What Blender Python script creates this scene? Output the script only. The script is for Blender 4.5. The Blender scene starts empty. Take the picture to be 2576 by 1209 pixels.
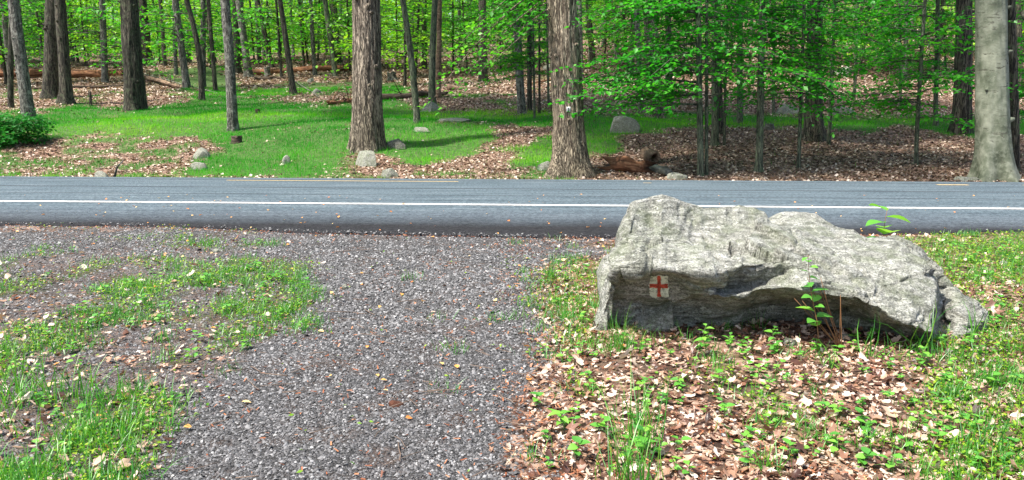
import bpy, math, random
import numpy as np
from mathutils import Vector, Matrix

# ------------------------------------------------------------------ camera, world, sun
S = bpy.context.scene
COL = S.collection
R = math.radians
FPX, PITCH, EYE = 1983.0, R(10.1), 1.5          # focal length in 2576-wide pixels
cam_d = bpy.data.cameras.new('camera'); cam = bpy.data.objects.new('camera', cam_d); COL.objects.link(cam)
cam_d.sensor_width = 36; cam_d.lens = FPX / 2576 * 36; cam_d.clip_end = 2000; cam_d.clip_start = 0.05
cam.location = (0, 0, EYE); cam.rotation_euler = (R(90) - PITCH, 0, 0)
S.camera = cam
SUN_EL, SUN_AZ = R(60), R(-122)                  # azimuth clockwise from +Y
W = bpy.data.worlds.new('World'); S.world = W; W.use_nodes = True
wn = W.node_tree
sky = wn.nodes.new('ShaderNodeTexSky'); sky.sky_type = 'NISHITA'; sky.sun_disc = False
sky.sun_elevation = SUN_EL; sky.sun_rotation = SUN_AZ; sky.air_density = 1.0; sky.dust_density = 3.0
wn.links.new(sky.outputs[0], wn.nodes['Background'].inputs[0]); wn.nodes['Background'].inputs[1].default_value = 0.15
sl = bpy.data.lights.new('sun', 'SUN'); sl.energy = 5.0; sl.angle = R(2.5); sl.color = (1, .95, .86)
so = bpy.data.objects.new('sun', sl); COL.objects.link(so)
sv = Vector((math.sin(SUN_AZ) * math.cos(SUN_EL), math.cos(SUN_AZ) * math.cos(SUN_EL), math.sin(SUN_EL)))
so.rotation_euler = sv.to_track_quat('Z', 'Y').to_euler(); so.location = (-20, -5, 40)
S.view_settings.view_transform = 'Standard'; S.view_settings.look = 'None'
S.view_settings.exposure = .95; S.view_settings.gamma = 1
S.cycles.max_bounces = 6; S.cycles.diffuse_bounces = 4; S.cycles.glossy_bounces = 2
S.cycles.transmission_bounces = 3; S.cycles.transparent_max_bounces = 4

rng = np.random.default_rng(7)
random.seed(7)

# ------------------------------------------------------------------ noise
def _h(i, j, k, s):
    n = (i * 374761393 + j * 668265263 + k * 2147483647 + s * 974634777) & 0xffffffff
    n = ((n ^ (n >> 13)) * 1274126177) & 0xffffffff
    n = ((n ^ (n >> 16)) * 2246822519) & 0xffffffff
    return ((n ^ (n >> 15)) & 0xffffff) / float(0xffffff)
def vnoise(x, y, z=None, seed=0):
    x = np.asarray(x, float); y = np.asarray(y, float)
    z = np.zeros_like(x) if z is None else np.asarray(z, float)
    xi, yi, zi = np.floor(x).astype(np.int64), np.floor(y).astype(np.int64), np.floor(z).astype(np.int64)
    fx, fy, fz = x - xi, y - yi, z - zi
    fx = fx * fx * (3 - 2 * fx); fy = fy * fy * (3 - 2 * fy); fz = fz * fz * (3 - 2 * fz)
    r = 0
    for a in (0, 1):
        for b in (0, 1):
            for c in (0, 1):
                r = r + _h(xi + a, yi + b, zi + c, seed) * (fx if a else 1 - fx) * (fy if b else 1 - fy) * (fz if c else 1 - fz)
    return r * 2 - 1
def fbm(x, y, z=None, seed=0, o=4):
    r = 0; a = 1.0; t = 0
    x = np.asarray(x, float); y = np.asarray(y, float)
    z = np.zeros_like(x) if z is None else np.asarray(z, float)
    for k in range(o):
        r = r + a * vnoise(x * 2 ** k, y * 2 ** k, z * 2 ** k, seed + k * 17); t += a; a *= .5
    return r / t
def sstep(a, b, x):
    t = np.clip((x - a) / (b - a), 0, 1); return t * t * (3 - 2 * t)

# ------------------------------------------------------------------ picture <-> place
CP, SP = math.cos(PITCH), math.sin(PITCH)
def ray(px, py):
    u, v = px - 1288.0, 604.5 - py
    Yc = FPX * CP + v * SP
    return u / Yc, (-FPX * SP + v * CP) / Yc          # dX/dY, dZ/dY
def proj(X, Y, Z):
    Y = np.maximum(Y, .05)
    dz = Z - EYE
    fw = Y * CP - dz * SP; up = Y * SP + dz * CP
    fw = np.maximum(fw, .02)
    return 1288 + FPX * X / fw, 604.5 - FPX * up / fw
DN = [-50, 11, 14.5, 15.0, 16.5, 18.0, 18.6, 20, 22, 25, 28, 32, 36, 45, 60, 80, 110, 150, 400]
ZL = [0, 0, -.015, -.03, -.15, -.34, -.36, -.27, -.12, .28, .69, 1.05, 1.35, 2.08, 3.5, 5.3, 7.4, 9.5, 25]
ZR = [0, 0, -.015, -.03, -.15, -.34, -.36, -.27, -.12, .26, .62, 1.0, 1.4, 2.5, 4.9, 8.8, 15, 23, 60]
def tcoord(X, Y): return Y - (11.22 - .058 * X)
EX = [-60, -12, -6.3, -4, -2.2, 0, 1.3, 3.5, 5.8, 10, 60]
ET = [-2.1, -2.1, -2.08, -2.12, -2.5, -2.64, -2.6, -2.3, -1.98, -1.9, -1.9]
def terr(X, Y, road=False):
    X = np.asarray(X, float); Y = np.asarray(Y, float)
    D = tcoord(X, Y) + 11.22
    s = sstep(-.25, .35, X / np.maximum(Y, 3))
    z = np.interp(D, DN, ZL) * (1 - s) + np.interp(D, DN, ZR) * s
    if road: return z
    t = D - 11.22
    far = sstep(18.6, 24, D)
    z = z + far * (fbm(X * .22, Y * .22, seed=3, o=4) * .28) + sstep(35, 70, D) * fbm(X * .06, Y * .06, seed=9, o=2) * 1.2
    near = 1 - sstep(-4.2, -2.9, t)
    z = z + near * (fbm(X * 1.1, Y * 1.1, seed=5, o=4) * .035) + sstep(1.6, 3.6, X) * near * .03
    tn = np.interp(X, EX, ET)
    inroad = sstep(-.02, .12, t - tn) * (1 - sstep(6.72, 6.86, t))
    return z - .07 * inroad - .006
def hit(px, py, zoff=0):
    a, b = ray(px, py)
    ys = np.concatenate([np.arange(1.5, 30, .01), np.arange(30, 300, .05)])
    d = (EYE + b * ys) - (terr(a * ys, ys) + zoff)
    k = np.argmax(d < 0)
    if d[k] >= 0: k = len(ys) - 1
    return float(a * ys[k]), float(ys[k]), float(terr(a * ys[k], ys[k]))
def at(px, py, Y):
    a, b = ray(px, py); return np.array([a * Y, Y, EYE + b * Y])
def inpoly(px, py, poly):
    px = np.asarray(px, float); py = np.asarray(py, float)
    ins = np.zeros(px.shape, bool); n = len(poly)
    for i in range(n):
        x1, y1 = poly[i]; x2, y2 = poly[(i + 1) % n]
        if y1 == y2: continue
        c = ((y1 > py) != (y2 > py)) & (px < (x2 - x1) * (py - y1) / (y2 - y1) + x1)
        ins ^= c
    return ins

# ------------------------------------------------------------------ mesh + object helpers
def mesh_np(name, V, F, mats=(), attrs=None, smooth=False):
    """V (n,3); F list of integer arrays (m,k)"""
    me = bpy.data.meshes.new(name)
    V = np.asarray(V, np.float32)
    F = [np.asarray(f, np.int32) for f in (F if isinstance(F, list) else [F]) if len(f)]
    me.vertices.add(len(V)); me.vertices.foreach_set('co', V.ravel())
    nl = sum(f.size for f in F); npz = sum(len(f) for f in F)
    me.loops.add(nl); me.polygons.add(npz)
    me.loops.foreach_set('vertex_index', np.concatenate([f.ravel() for f in F]))
    tot = np.concatenate([np.full(len(f), f.shape[1], np.int32) for f in F])
    st = np.concatenate([[0], np.cumsum(tot)[:-1]]).astype(np.int32)
    me.polygons.foreach_set('loop_start', st)
    try: me.polygons.foreach_set('loop_total', tot)
    except Exception: pass
    if smooth: me.polygons.foreach_set('use_smooth', np.ones(npz, bool))
    for k, a in (attrs or {}).items():
        at_ = me.attributes.new(k, 'FLOAT', 'POINT'); at_.data.foreach_set('value', np.asarray(a, np.float32))
    for m in mats: me.materials.append(m)
    me.update(calc_edges=True); me.validate()
    return me
def obj(name, me, parent=None, label=None, cat=None, group=None, kind=None, loc=None):
    o = bpy.data.objects.new(name, me); COL.objects.link(o)
    if parent: o.parent = parent
    if loc is not None: o.location = loc
    tag(o, label, cat, group, kind); return o
def tag(o, label=None, cat=None, group=None, kind=None):
    for k, v in (('label', label), ('category', cat), ('group', group), ('kind', kind)):
        if v: o[k] = v
def instance(T, TF, pos, M, rnd=None):
    """template verts T (t,3), faces TF list, pos (n,3), M (n,3,3) -> V, F, rnd attr"""
    n, t = len(pos), len(T)
    V = np.einsum('nij,tj->nti', M, T) + pos[:, None, :]
    F = []
    for f in TF:
        f = np.asarray(f); F.append((f[None] + (np.arange(n) * t)[:, None, None]).reshape(-1, f.shape[1]))
    r = np.repeat(rng.random(n) if rnd is None else rnd, t)
    return V.reshape(-1, 3), F, r
def join(parts):
    Vs, Fs, Rs, o = [], {}, [], 0
    for V, F, r in parts:
        Vs.append(V); Rs.append(r)
        for f in F:
            if len(f): Fs.setdefault(f.shape[1], []).append(f + o)
        o += len(V)
    return np.concatenate(Vs), [np.concatenate(v) for v in Fs.values()], np.concatenate(Rs)
def rotm(yaw, pitch, roll, s):
    """n matrices: roll about Y(len axis), pitch about X, yaw about Z, scaled"""
    cy, sy, cp, sp, cr, sr = np.cos(yaw), np.sin(yaw), np.cos(pitch), np.sin(pitch), np.cos(roll), np.sin(roll)
    n = len(yaw); Z = np.zeros(n); O = np.ones(n)
    Rz = np.stack([cy, -sy, Z, sy, cy, Z, Z, Z, O], -1).reshape(n, 3, 3)
    Rx = np.stack([O, Z, Z, Z, cp, -sp, Z, sp, cp], -1).reshape(n, 3, 3)
    Ry = np.stack([cr, Z, sr, Z, O, Z, -sr, Z, cr], -1).reshape(n, 3, 3)
    M = Rz @ Rx @ Ry
    s = np.asarray(s, float)
    return M * (s[:, None, None] if s.ndim == 1 else s[:, None, :])
def tubes(lines, sides=6, cap=True):
    """lines: list of (pts (k,3), radii (k,)) -> V,F,r"""
    parts = []
    for P, rad in lines:
        P = np.asarray(P, float); rad = np.asarray(rad, float); k = len(P)
        d = np.gradient(P, axis=0); d /= np.linalg.norm(d, axis=1)[:, None] + 1e-9
        ref = np.array([0, 0, 1.]) if abs(d[:, 2]).mean() < .8 else np.array([1., 0, 0])
        a = np.cross(d, ref); a /= np.linalg.norm(a, axis=1)[:, None] + 1e-9
        b = np.cross(d, a)
        th = np.arange(sides) / sides * 2 * math.pi
        V = P[:, None] + rad[:, None, None] * (np.cos(th)[None, :, None] * a[:, None] + np.sin(th)[None, :, None] * b[:, None])
        V = V.reshape(-1, 3)
        i = np.arange(k - 1)[:, None] * sides; j = np.arange(sides)[None]; j2 = (j + 1) % sides
        F = np.stack([i + j, i + j2, i + sides + j2, i + sides + j], -1).reshape(-1, 4)
        fs = [F]
        if cap and sides > 2:
            V = np.concatenate([V, P[:1], P[-1:]])
            c0, c1 = k * sides, k * sides + 1
            jj = np.arange(sides); jn = (jj + 1) % sides
            fs.append(np.stack([jn, jj, np.full(sides, c0)], -1)); l = (k - 1) * sides
            fs.append(np.stack([l + jj, l + jn, np.full(sides, c1)], -1))
        parts.append((V, fs, np.full(len(V), rng.random())))
    return join(parts)

# ------------------------------------------------------------------ materials
class NT:
    def __init__(s, name, rough=.85):
        s.m = bpy.data.materials.new(name); s.m.use_nodes = True; s.t = s.m.node_tree
        s.b = s.t.nodes['Principled BSDF']; s.b.inputs['Roughness'].default_value = rough
        s.b.inputs['Specular IOR Level'].default_value = .3
    def n(s, ty, ins=None, **kw):
        o = s.t.nodes.new('ShaderNode' + ty)
        for k, v in kw.items(): setattr(o, k, v)
        for k, v in (ins or {}).items(): s.set(o.inputs[k], v)
        return o
    def set(s, sock, v):
        if isinstance(v, bpy.types.NodeSocket): s.t.links.new(v, sock)
        elif isinstance(v, bpy.types.Node): s.t.links.new(v.outputs[0], sock)
        else:
            if sock.type == 'RGBA' and len(v) == 3: v = (*v, 1)
            sock.default_value = v
    def co(s, scale=(1, 1, 1), kind='Object'):
        c = s.n('TexCoord'); m = s.n('Mapping', {'Vector': c.outputs[kind], 'Scale': scale}); return m.outputs[0]
    def noise(s, co, sc, det=5, rough=.6, dist=0):
        return s.n('TexNoise', {'Vector': co, 'Scale': sc, 'Detail': det, 'Roughness': rough, 'Distortion': dist}).outputs[0]
    def vor(s, co, sc, out='Distance', feature='F1', rnd=1):
        return s.n('TexVoronoi', {'Vector': co, 'Scale': sc, 'Randomness': rnd}, feature=feature).outputs[out]
    def ramp(s, f, stops):
        r = s.n('ValToRGB', {'Fac': f}); e = r.color_ramp.elements
        while len(e) < len(stops): e.new(.5)
        for x, (p, c) in zip(e, stops): x.position = p; x.color = (*c, 1) if len(c) == 3 else c
        return r.outputs[0]
    def mix(s, f, a, b, mode='MIX'):
        o = s.n('Mix', data_type='RGBA', blend_type=mode)
        s.set(o.inputs[0], f); s.set(o.inputs[6], a); s.set(o.inputs[7], b); return o.outputs[2]
    def math(s, op, a, b=0., clamp=False):
        o = s.n('Math', operation=op, use_clamp=clamp); s.set(o.inputs[0], a); s.set(o.inputs[1], b); return o.outputs[0]
    def attr(s, name): return s.n('Attribute', attribute_name=name).outputs['Fac']
    def bump(s, h, strength, dist, nrm=None):
        b = s.n('Bump', {'Height': h, 'Strength': strength, 'Distance': dist})
        if nrm is not None: s.set(b.inputs['Normal'], nrm)
        return b.outputs[0]
    def done(s, col=None, nrm=None, rough=None):
        if col is not None: s.set(s.b.inputs['Base Color'], col)
        if nrm is not None: s.set(s.b.inputs['Normal'], nrm)
        if rough is not None: s.set(s.b.inputs['Roughness'], rough)
        return s.m

def leaf_mat(name, stops, trans=.45, gloss=.025):
    q = NT(name); t = q.t
    r = q.attr('rnd')
    big = q.noise(q.co(), .35, 2)
    f = q.math('ADD', q.math('MULTIPLY', r, .75), q.math('MULTIPLY', big, .25))
    c = q.ramp(f, stops)
    d = q.n('BsdfDiffuse', {'Color': c}); tr = q.n('BsdfTranslucent', {'Color': q.mix(.5, c, q.mix(1., c, (1.25, 1.2, .5), 'MULTIPLY'))})
    m = q.n('MixShader', {0: trans, 1: d.outputs[0], 2: tr.outputs[0]})
    g = q.n('BsdfGlossy', {'Color': (1, 1, 1), 'Roughness': .45})
    m2 = q.n('MixShader', {0: gloss, 1: m.outputs[0], 2: g.outputs[0]})
    t.links.new(m2.outputs[0], t.nodes['Material Output'].inputs[0]); return q.m
def bark_mat(name, dark, lite, sx=9, sz=1.4, depth=.03, lichen=None, lf=.5):
    q = NT(name, .9)
    co0 = q.co((sx, sx, sz)); fine = q.co((1, 1, .35))
    n1 = q.noise(co0, 3.0, 6, .7, .6)
    f1 = q.noise(q.co((sx, sx, sz * .45)), 1.55, 3, .55, 1.2)
    f2 = q.noise(q.co((sx * 1.0, sx * 1.0, sz * .9)), 3.4, 2, .5, .8)
    rd = lambda f, k: q.math('MULTIPLY', q.math('ABSOLUTE', q.math('SUBTRACT', f, .5)), k, True)
    ridge = q.math('MINIMUM', rd(f1, 11.), q.math('ADD', rd(f2, 9.), .25))
    h = q.math('ADD', q.math('MULTIPLY', ridge, .55), q.math('MULTIPLY', n1, .5))
    c = q.ramp(h, [(.25, [k * .4 for k in dark]), (.45, dark), (.66, lite), (.92, [min(1, k * 1.35) for k in lite])])
    c = q.mix(q.ramp(q.noise(fine, 1.1, 3), [(.35, (0, 0, 0)), (.7, (1, 1, 1))]), c, q.mix(1., c, (.62, .66, .6), 'MULTIPLY'))
    if lichen:
        c = q.mix(q.math('MULTIPLY', q.ramp(q.noise(q.co(), 5, 5, .7), [(.52, (0, 0, 0)), (.62, (1, 1, 1))]), lf), c, lichen)
    return q.done(c, q.bump(h, 1., depth))
MT = {}
MT['bark_brown'] = bark_mat('bark_brown', (.075, .058, .044), (.37, .305, .235))
MT['bark_tan'] = bark_mat('bark_tan', (.095, .07, .05), (.42, .34, .25), sx=11, sz=1.6)
MT['bark_dark'] = bark_mat('bark_dark', (.028, .025, .02), (.118, .103, .078), sx=7, sz=1, lichen=(.10, .13, .07), lf=.4)
MT['bark_grey'] = bark_mat('bark_grey', (.06, .055, .05), (.21, .20, .175), sx=10, sz=2.5, depth=.015, lichen=(.38, .38, .33), lf=.5)
MT['bark_green'] = bark_mat('bark_green', (.05, .055, .04), (.15, .165, .11), sx=8, sz=2, depth=.008, lichen=(.10, .15, .07), lf=.5)
def beech_mat():
    q = NT('bark_beech', .8)
    n = q.noise(q.co((1, 1, 1)), 2.2, 5, .6); m = q.noise(q.co((1.6, 1.6, 6)), 1.9, 4, .6, 1.2)
    c = q.ramp(n, [(.32, (.04, .05, .03)), (.46, (.11, .125, .085)), (.68, (.24, .25, .19))])
    marks = q.ramp(m, [(.365, (1, 1, 1)), (.40, (0, 0, 0))])
    c = q.mix(marks, c, (.07, .07, .05))
    c = q.mix(q.ramp(q.noise(q.co(), 9, 4, .7), [(.48, (0, 0, 0)), (.68, (.4, .4, .4))]), c, (.32, .34, .26))
    return q.done(c, q.bump(q.math('ADD', q.math('MULTIPLY', m, .5), n), .7, .02))
MT['bark_beech'] = beech_mat()
def wood_mat(name, a, b, c3):
    q = NT(name, .9)
    co = q.co((1.2, 9, 9)); n = q.noise(co, 1.6, 6, .65, .5); bg = q.noise(q.co((1, 2, 2)), 1.3, 3)
    c = q.ramp(n, [(.3, a), (.5, b), (.72, c3)])
    c = q.mix(q.ramp(bg, [(.45, (0, 0, 0)), (.6, (1, 1, 1))]), c, q.mix(1., c, (.45, .45, .45), 'MULTIPLY'))
    return q.done(c, q.bump(n, 1, .03))
MT['wood_red'] = wood_mat('rotten_red_wood', (.035, .018, .01), (.18, .075, .035), (.40, .22, .12))
MT['wood_dark'] = wood_mat('old_dark_wood', (.02, .015, .01), (.07, .05, .035), (.19, .14, .10))
MT['wood_tan'] = wood_mat('weathered_wood', (.07, .045, .03), (.20, .13, .085), (.36, .27, .19))
MT['wood_grey'] = wood_mat('grey_wood', (.06, .06, .045), (.17, .165, .13), (.32, .31, .26))
def rock_mat(name, a, b, c3, sc=1., moss=0, tilt=.5, depth=.02):
    q = NT(name, .88)
    c0 = q.n('TexCoord'); mp = q.n('Mapping', {'Vector': c0.outputs['Object'], 'Rotation': (0, tilt, .2), 'Scale': (1.4 * sc, 2 * sc, 8 * sc)}).outputs[0]
    st = q.noise(mp, 3.2, 8, .68, .5); bl = q.noise(q.co((sc, sc, sc)), 2.3, 6, .62); gr = q.noise(q.co((sc, sc, sc)), 55, 3, .7)
    sp = q.noise(q.co((sc, sc, sc)), 14, 5, .7, .4)
    c = q.ramp(st, [(.32, a), (.5, b), (.68, c3)])
    c = q.mix(q.ramp(bl, [(.4, (0, 0, 0)), (.62, (1, 1, 1))]), c, q.mix(1., c, (.70, .72, .66), 'MULTIPLY'))
    c = q.mix(q.ramp(sp, [(.54, (0, 0, 0)), (.62, (.7, .7, .7))]), c, (.58, .58, .53))
    c = q.mix(q.ramp(sp, [(.30, (.7, .7, .7)), (.40, (0, 0, 0))]), c, (.07, .075, .06))
    c = q.mix(q.ramp(gr, [(.36, (.85, .85, .85)), (.5, (0, 0, 0))]), c, (.05, .05, .045))
    c = q.mix(q.ramp(gr, [(.58, (0, 0, 0)), (.72, (.5, .5, .5))]), c, (.62, .62, .58))
    if moss:
        c = q.mix(q.math('MULTIPLY', q.ramp(q.noise(q.co((sc, sc, sc)), 3.5, 6, .7), [(.48, (0, 0, 0)), (.6, (1, 1, 1))]), moss), c, (.10, .13, .05))
    h = q.math('ADD', q.math('ADD', st, q.math('MULTIPLY', sp, .5)), q.math('MULTIPLY', gr, .25))
    return q.done(c, q.bump(h, 1., depth))
MT['rock'] = rock_mat('boulder_rock', (.085, .087, .075), (.29, .29, .26), (.54, .535, .51), 1.7, moss=.35, depth=.035)
MT['rock_small'] = rock_mat('small_rock', (.10, .105, .09), (.24, .24, .20), (.40, .40, .34), 3., moss=.35)
MT['rock_dark'] = rock_mat('dark_rock', (.03, .03, .025), (.10, .095, .08), (.22, .21, .18), 3., moss=.35)
MT['leaf_dark'] = leaf_mat('beech_leaf', [(.1, (.010, .15, .010)), (.45, (.03, .31, .012)), (.8, (.09, .46, .018)), (1, (.22, .58, .04))], .55)
MT['leaf_mid'] = leaf_mat('maple_leaf', [(.1, (.02, .18, .010)), (.5, (.06, .36, .014)), (.85, (.17, .52, .02)), (1, (.30, .62, .05))], .55)
MT['leaf_lite'] = leaf_mat('young_leaf', [(.1, (.05, .25, .010)), (.45, (.14, .45, .014)), (.8, (.32, .60, .02)), (1, (.55, .72, .06))], .55)
MT['grass'] = leaf_mat('grass_blade', [(.05, (.010, .17, .008)), (.35, (.028, .31, .010)), (.65, (.12, .47, .015)), (1, (.38, .64, .05))], .4, .008)
MT['grass_near'] = leaf_mat('near_grass_blade', [(.1, (.015, .15, .012)), (.5, (.06, .29, .015)), (.85, (.18, .42, .03)), (1, (.36, .44, .13))], .45, .05)
MT['weed'] = leaf_mat('weed_leaf', [(.1, (.05, .24, .03)), (.5, (.13, .42, .04)), (.85, (.26, .55, .06)), (1, (.42, .62, .10))], .45, .07)
MT['moss'] = leaf_mat('clover_leaf', [(.1, (.06, .18, .01)), (.5, (.17, .34, .015)), (.85, (.33, .46, .03)), (1, (.48, .52, .08))], .4, .03)
MT['fern'] = leaf_mat('dark_bush_leaf', [(.1, (.008, .09, .012)), (.5, (.018, .17, .018)), (1, (.04, .26, .03))], .4, .02)
MT['litter'] = leaf_mat('dead_leaf', [(.12, (.03, .015, .010)), (.28, (.12, .048, .028)), (.42, (.26, .13, .08)), (.58, (.40, .26, .18)), (.74, (.54, .41, .32)), (.95, (.70, .62, .53))], .2, .05)
MT['litter_far'] = leaf_mat('dead_leaf_far', [(.12, (.045, .028, .018)), (.4, (.18, .115, .075)), (.62, (.36, .26, .185)), (.82, (.56, .45, .36)), (1, (.76, .68, .60))], .15, .05)
MT['chips'] = leaf_mat('bark_chip', [(.1, (.10, .035, .02)), (.5, (.27, .09, .04)), (.8, (.45, .20, .10)), (1, (.6, .42, .25))], .1, .03)
MT['orange'] = leaf_mat('orange_leaf', [(.1, (.55, .16, .04)), (.6, (.75, .38, .10)), (1, (.85, .70, .35))], .2, .05)
def gravel_mat():
    q = NT('gravel_stone', .8)
    c = q.ramp(q.attr('rnd'), [(0, (.036, .036, .037)), (.4, (.098, .097, .100)), (.75, (.165, .164, .168)), (.96, (.235, .234, .24)), (1, (.36, .355, .35))])
    return q.done(c, q.bump(q.noise(q.co(), 160, 3), .6, .004))
MT['gravel'] = gravel_mat()
def ground_mat():
    q = NT('ground', .95)
    co = q.co()
    # crushed stone
    vc = q.n('TexVoronoi', {'Vector': co, 'Scale': 62.0}); vd = q.vor(co, 62, feature='DISTANCE_TO_EDGE')
    grey = q.n('RGBToBW', {0: vc.outputs['Color']}).outputs[0]
    gr = q.ramp(grey, [(.2, (.035, .034, .034)), (.5, (.08, .078, .080)), (.8, (.15, .148, .155))])
    gr = q.mix(q.ramp(q.noise(co, 2.6, 5, .7), [(.50, (0, 0, 0)), (.68, (.75, .75, .75))]), gr, (.095, .062, .048))
    # litter
    v2 = q.n('TexVoronoi', {'Vector': q.co((1, 1, 1)), 'Scale': 11.}); g2 = q.n('RGBToBW', {0: v2.outputs['Color']}).outputs[0]
    v3 = q.n('TexVoronoi', {'Vector': q.co((1, 1, 1)), 'Scale': 30.}); g3 = q.n('RGBToBW', {0: v3.outputs['Color']}).outputs[0]
    li = q.ramp(q.math('ADD', q.math('MULTIPLY', g2, .5), q.math('MULTIPLY', g3, .5)), [(.25, (.02, .012, .008)), (.42, (.08, .04, .026)), (.55, (.17, .095, .065)), (.75, (.36, .25, .19))])
    # soil under grass
    sg = q.ramp(q.noise(co, 6, 6, .7), [(.35, (.02, .05, .01)), (.6, (.05, .14, .02))])
    c = q.mix(q.attr('gravel'), li, gr)
    c = q.mix(q.attr('green'), c, sg)
    c = q.mix(q.math('MULTIPLY', q.attr('soil'), .8), c, q.ramp(q.noise(co, 18, 6, .7), [(.35, (.03, .02, .013)), (.65, (.11, .075, .05))]))
    h = q.math('ADD', q.math('MULTIPLY', vd, q.attr('gravel')), q.math('MULTIPLY', q.noise(co, 14, 6, .75), .8))
    return q.done(c, q.bump(h, 1, .03))
MT['ground'] = ground_mat()
def road_mat():
    q = NT('asphalt', .95); q.b.inputs['Specular IOR Level'].default_value = .12
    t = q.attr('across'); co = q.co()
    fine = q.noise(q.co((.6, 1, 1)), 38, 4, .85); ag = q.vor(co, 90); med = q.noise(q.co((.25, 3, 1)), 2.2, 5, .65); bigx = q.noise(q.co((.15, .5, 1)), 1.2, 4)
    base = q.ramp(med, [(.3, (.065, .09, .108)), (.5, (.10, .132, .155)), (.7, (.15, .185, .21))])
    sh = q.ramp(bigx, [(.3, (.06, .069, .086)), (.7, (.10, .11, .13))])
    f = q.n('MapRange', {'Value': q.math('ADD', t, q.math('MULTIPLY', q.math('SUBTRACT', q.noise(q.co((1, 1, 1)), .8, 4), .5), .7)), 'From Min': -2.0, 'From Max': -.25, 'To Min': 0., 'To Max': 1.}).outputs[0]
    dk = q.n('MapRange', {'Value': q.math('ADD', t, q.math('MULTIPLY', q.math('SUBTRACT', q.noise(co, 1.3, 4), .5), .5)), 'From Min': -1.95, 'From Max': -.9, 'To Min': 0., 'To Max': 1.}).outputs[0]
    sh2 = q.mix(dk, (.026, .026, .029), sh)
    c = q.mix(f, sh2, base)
    # tar seams, and a dark line near the crest, that run along the road
    w = q.math('ADD', t, q.math('MULTIPLY', q.math('SUBTRACT', q.noise(q.co((.4, .4, 1)), 1, 3), .5), .10))
    for pos, wd, k in ((1.15, .035, .55), (2.15, .05, .7), (3.62, .05, .8), (3.05, .02, .4), (.45, .015, .3), (5.2, .05, .5)):
        dd = q.math('ABSOLUTE', q.math('SUBTRACT', w, pos)); msk = q.math('LESS_THAN', dd, wd)
        c = q.mix(q.math('MULTIPLY', msk, k), c, (.035, .038, .045))
    c = q.mix(q.ramp(fine, [(.40, (.95, .95, .95)), (.52, (0, 0, 0))]), c, q.mix(1., c, (.35, .35, .38), 'MULTIPLY'))
    c = q.mix(q.ramp(fine, [(.54, (0, 0, 0)), (.70, (.6, .6, .6))]), c, q.mix(1., c, (2.2, 2.15, 2.1), 'MULTIPLY'))
    return q.done(c, q.bump(q.math('ADD', ag, fine), .7, .008))
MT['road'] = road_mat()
def paint_mat(name, col, worn):
    q = NT(name, .6)
    f = q.ramp(q.noise(q.co(), 26, 5, .8), [(worn, (0, 0, 0)), (worn + .12, (1, 1, 1))])
    return q.done(q.mix(f, [k * .35 for k in col], col), q.bump(q.noise(q.co(), 90, 3), .5, .004))
MT['white'] = paint_mat('white_road_paint', (.66, .64, .63), .38)
MT['yellow'] = paint_mat('yellow_road_paint', (.60, .44, .22), .38)
MT['bwhite'] = paint_mat('blaze_white_paint', (.60, .64, .55), .40)
MT['bred'] = paint_mat('blaze_red_paint', (.50, .075, .045), .40)
def plain(name, c, r=.7):
    q = NT(name, r); n = q.noise(q.co(), 20, 4); return q.done(q.ramp(n, [(.3, [k * .75 for k in c]), (.7, c)]))
MT['plate'] = plain('marker_white', (.8, .8, .78)); MT['ink'] = plain('marker_black', (.02, .02, .02))
MT['stem'] = plain('green_stem', (.12, .20, .05)); MT['stem_red'] = plain('brown_stem', (.22, .11, .05)); MT['twig'] = plain('dry_twig', (.17, .12, .09))
MT['clod'] = plain('dark_clod', (.09, .035, .02), .95)

# ------------------------------------------------------------------ ground masks (fixed to the place)
P_GRAVEL = [(-900, 585), (1545, 590), (1535, 655), (1440, 660), (1370, 700), (1345, 780), (1390, 860), (1360, 930), (1300, 1010), (1270, 1100), (1290, 1400), (330, 1500), (400, 1130), (470, 1000), (580, 930), (680, 830), (790, 790), (800, 700), (760, 650), (600, 622), (300, 625), (100, 640), (-900, 640)]
P_LGRASS = [(-900, 660), (90, 650), (300, 628), (640, 622), (770, 660), (790, 740), (760, 800), (640, 860), (560, 940), (440, 1010), (380, 1110), (300, 1400), (-900, 1500)]
P_FG = [(-900, 300), (0, 285), (100, 280), (200, 262), (310, 280), (420, 262), (500, 245), (450, 215), (380, 195), (370, 178), (470, 170), (560, 165), (575, 190), (620, 235), (650, 222), (740, 208), (880, 205), (1000, 208), (1030, 225), (1010, 258), (1060, 280), (1180, 283), (1395, 285), (1400, 318), (1230, 318), (1238, 348), (1185, 392), (1040, 418), (955, 385), (870, 392), (850, 425), (790, 446), (455, 448), (480, 415), (560, 385), (540, 352), (400, 345), (330, 345), (230, 340), (100, 345), (-900, 350)]
P_FG2 = [(1300, 385), (1400, 330), (1470, 288), (1900, 292), (2480, 298), (2900, 300), (2900, 320), (2470, 345), (2360, 335), (2280, 318), (2180, 335), (2080, 322), (1900, 320), (1730, 322), (1640, 330), (1560, 345), (1560, 388), (1480, 392), (1400, 432), (1295, 424)]
P_FLITTER = [(760, 238), (900, 232), (905, 262), (800, 265), (690, 258), (640, 250)]
P_TUFT = [(-900, 340), (440, 345), (450, 452), (-900, 452)]
P_TUFT2 = [(1040, 438), (1395, 415), (1395, 455), (1040, 455)]
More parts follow.
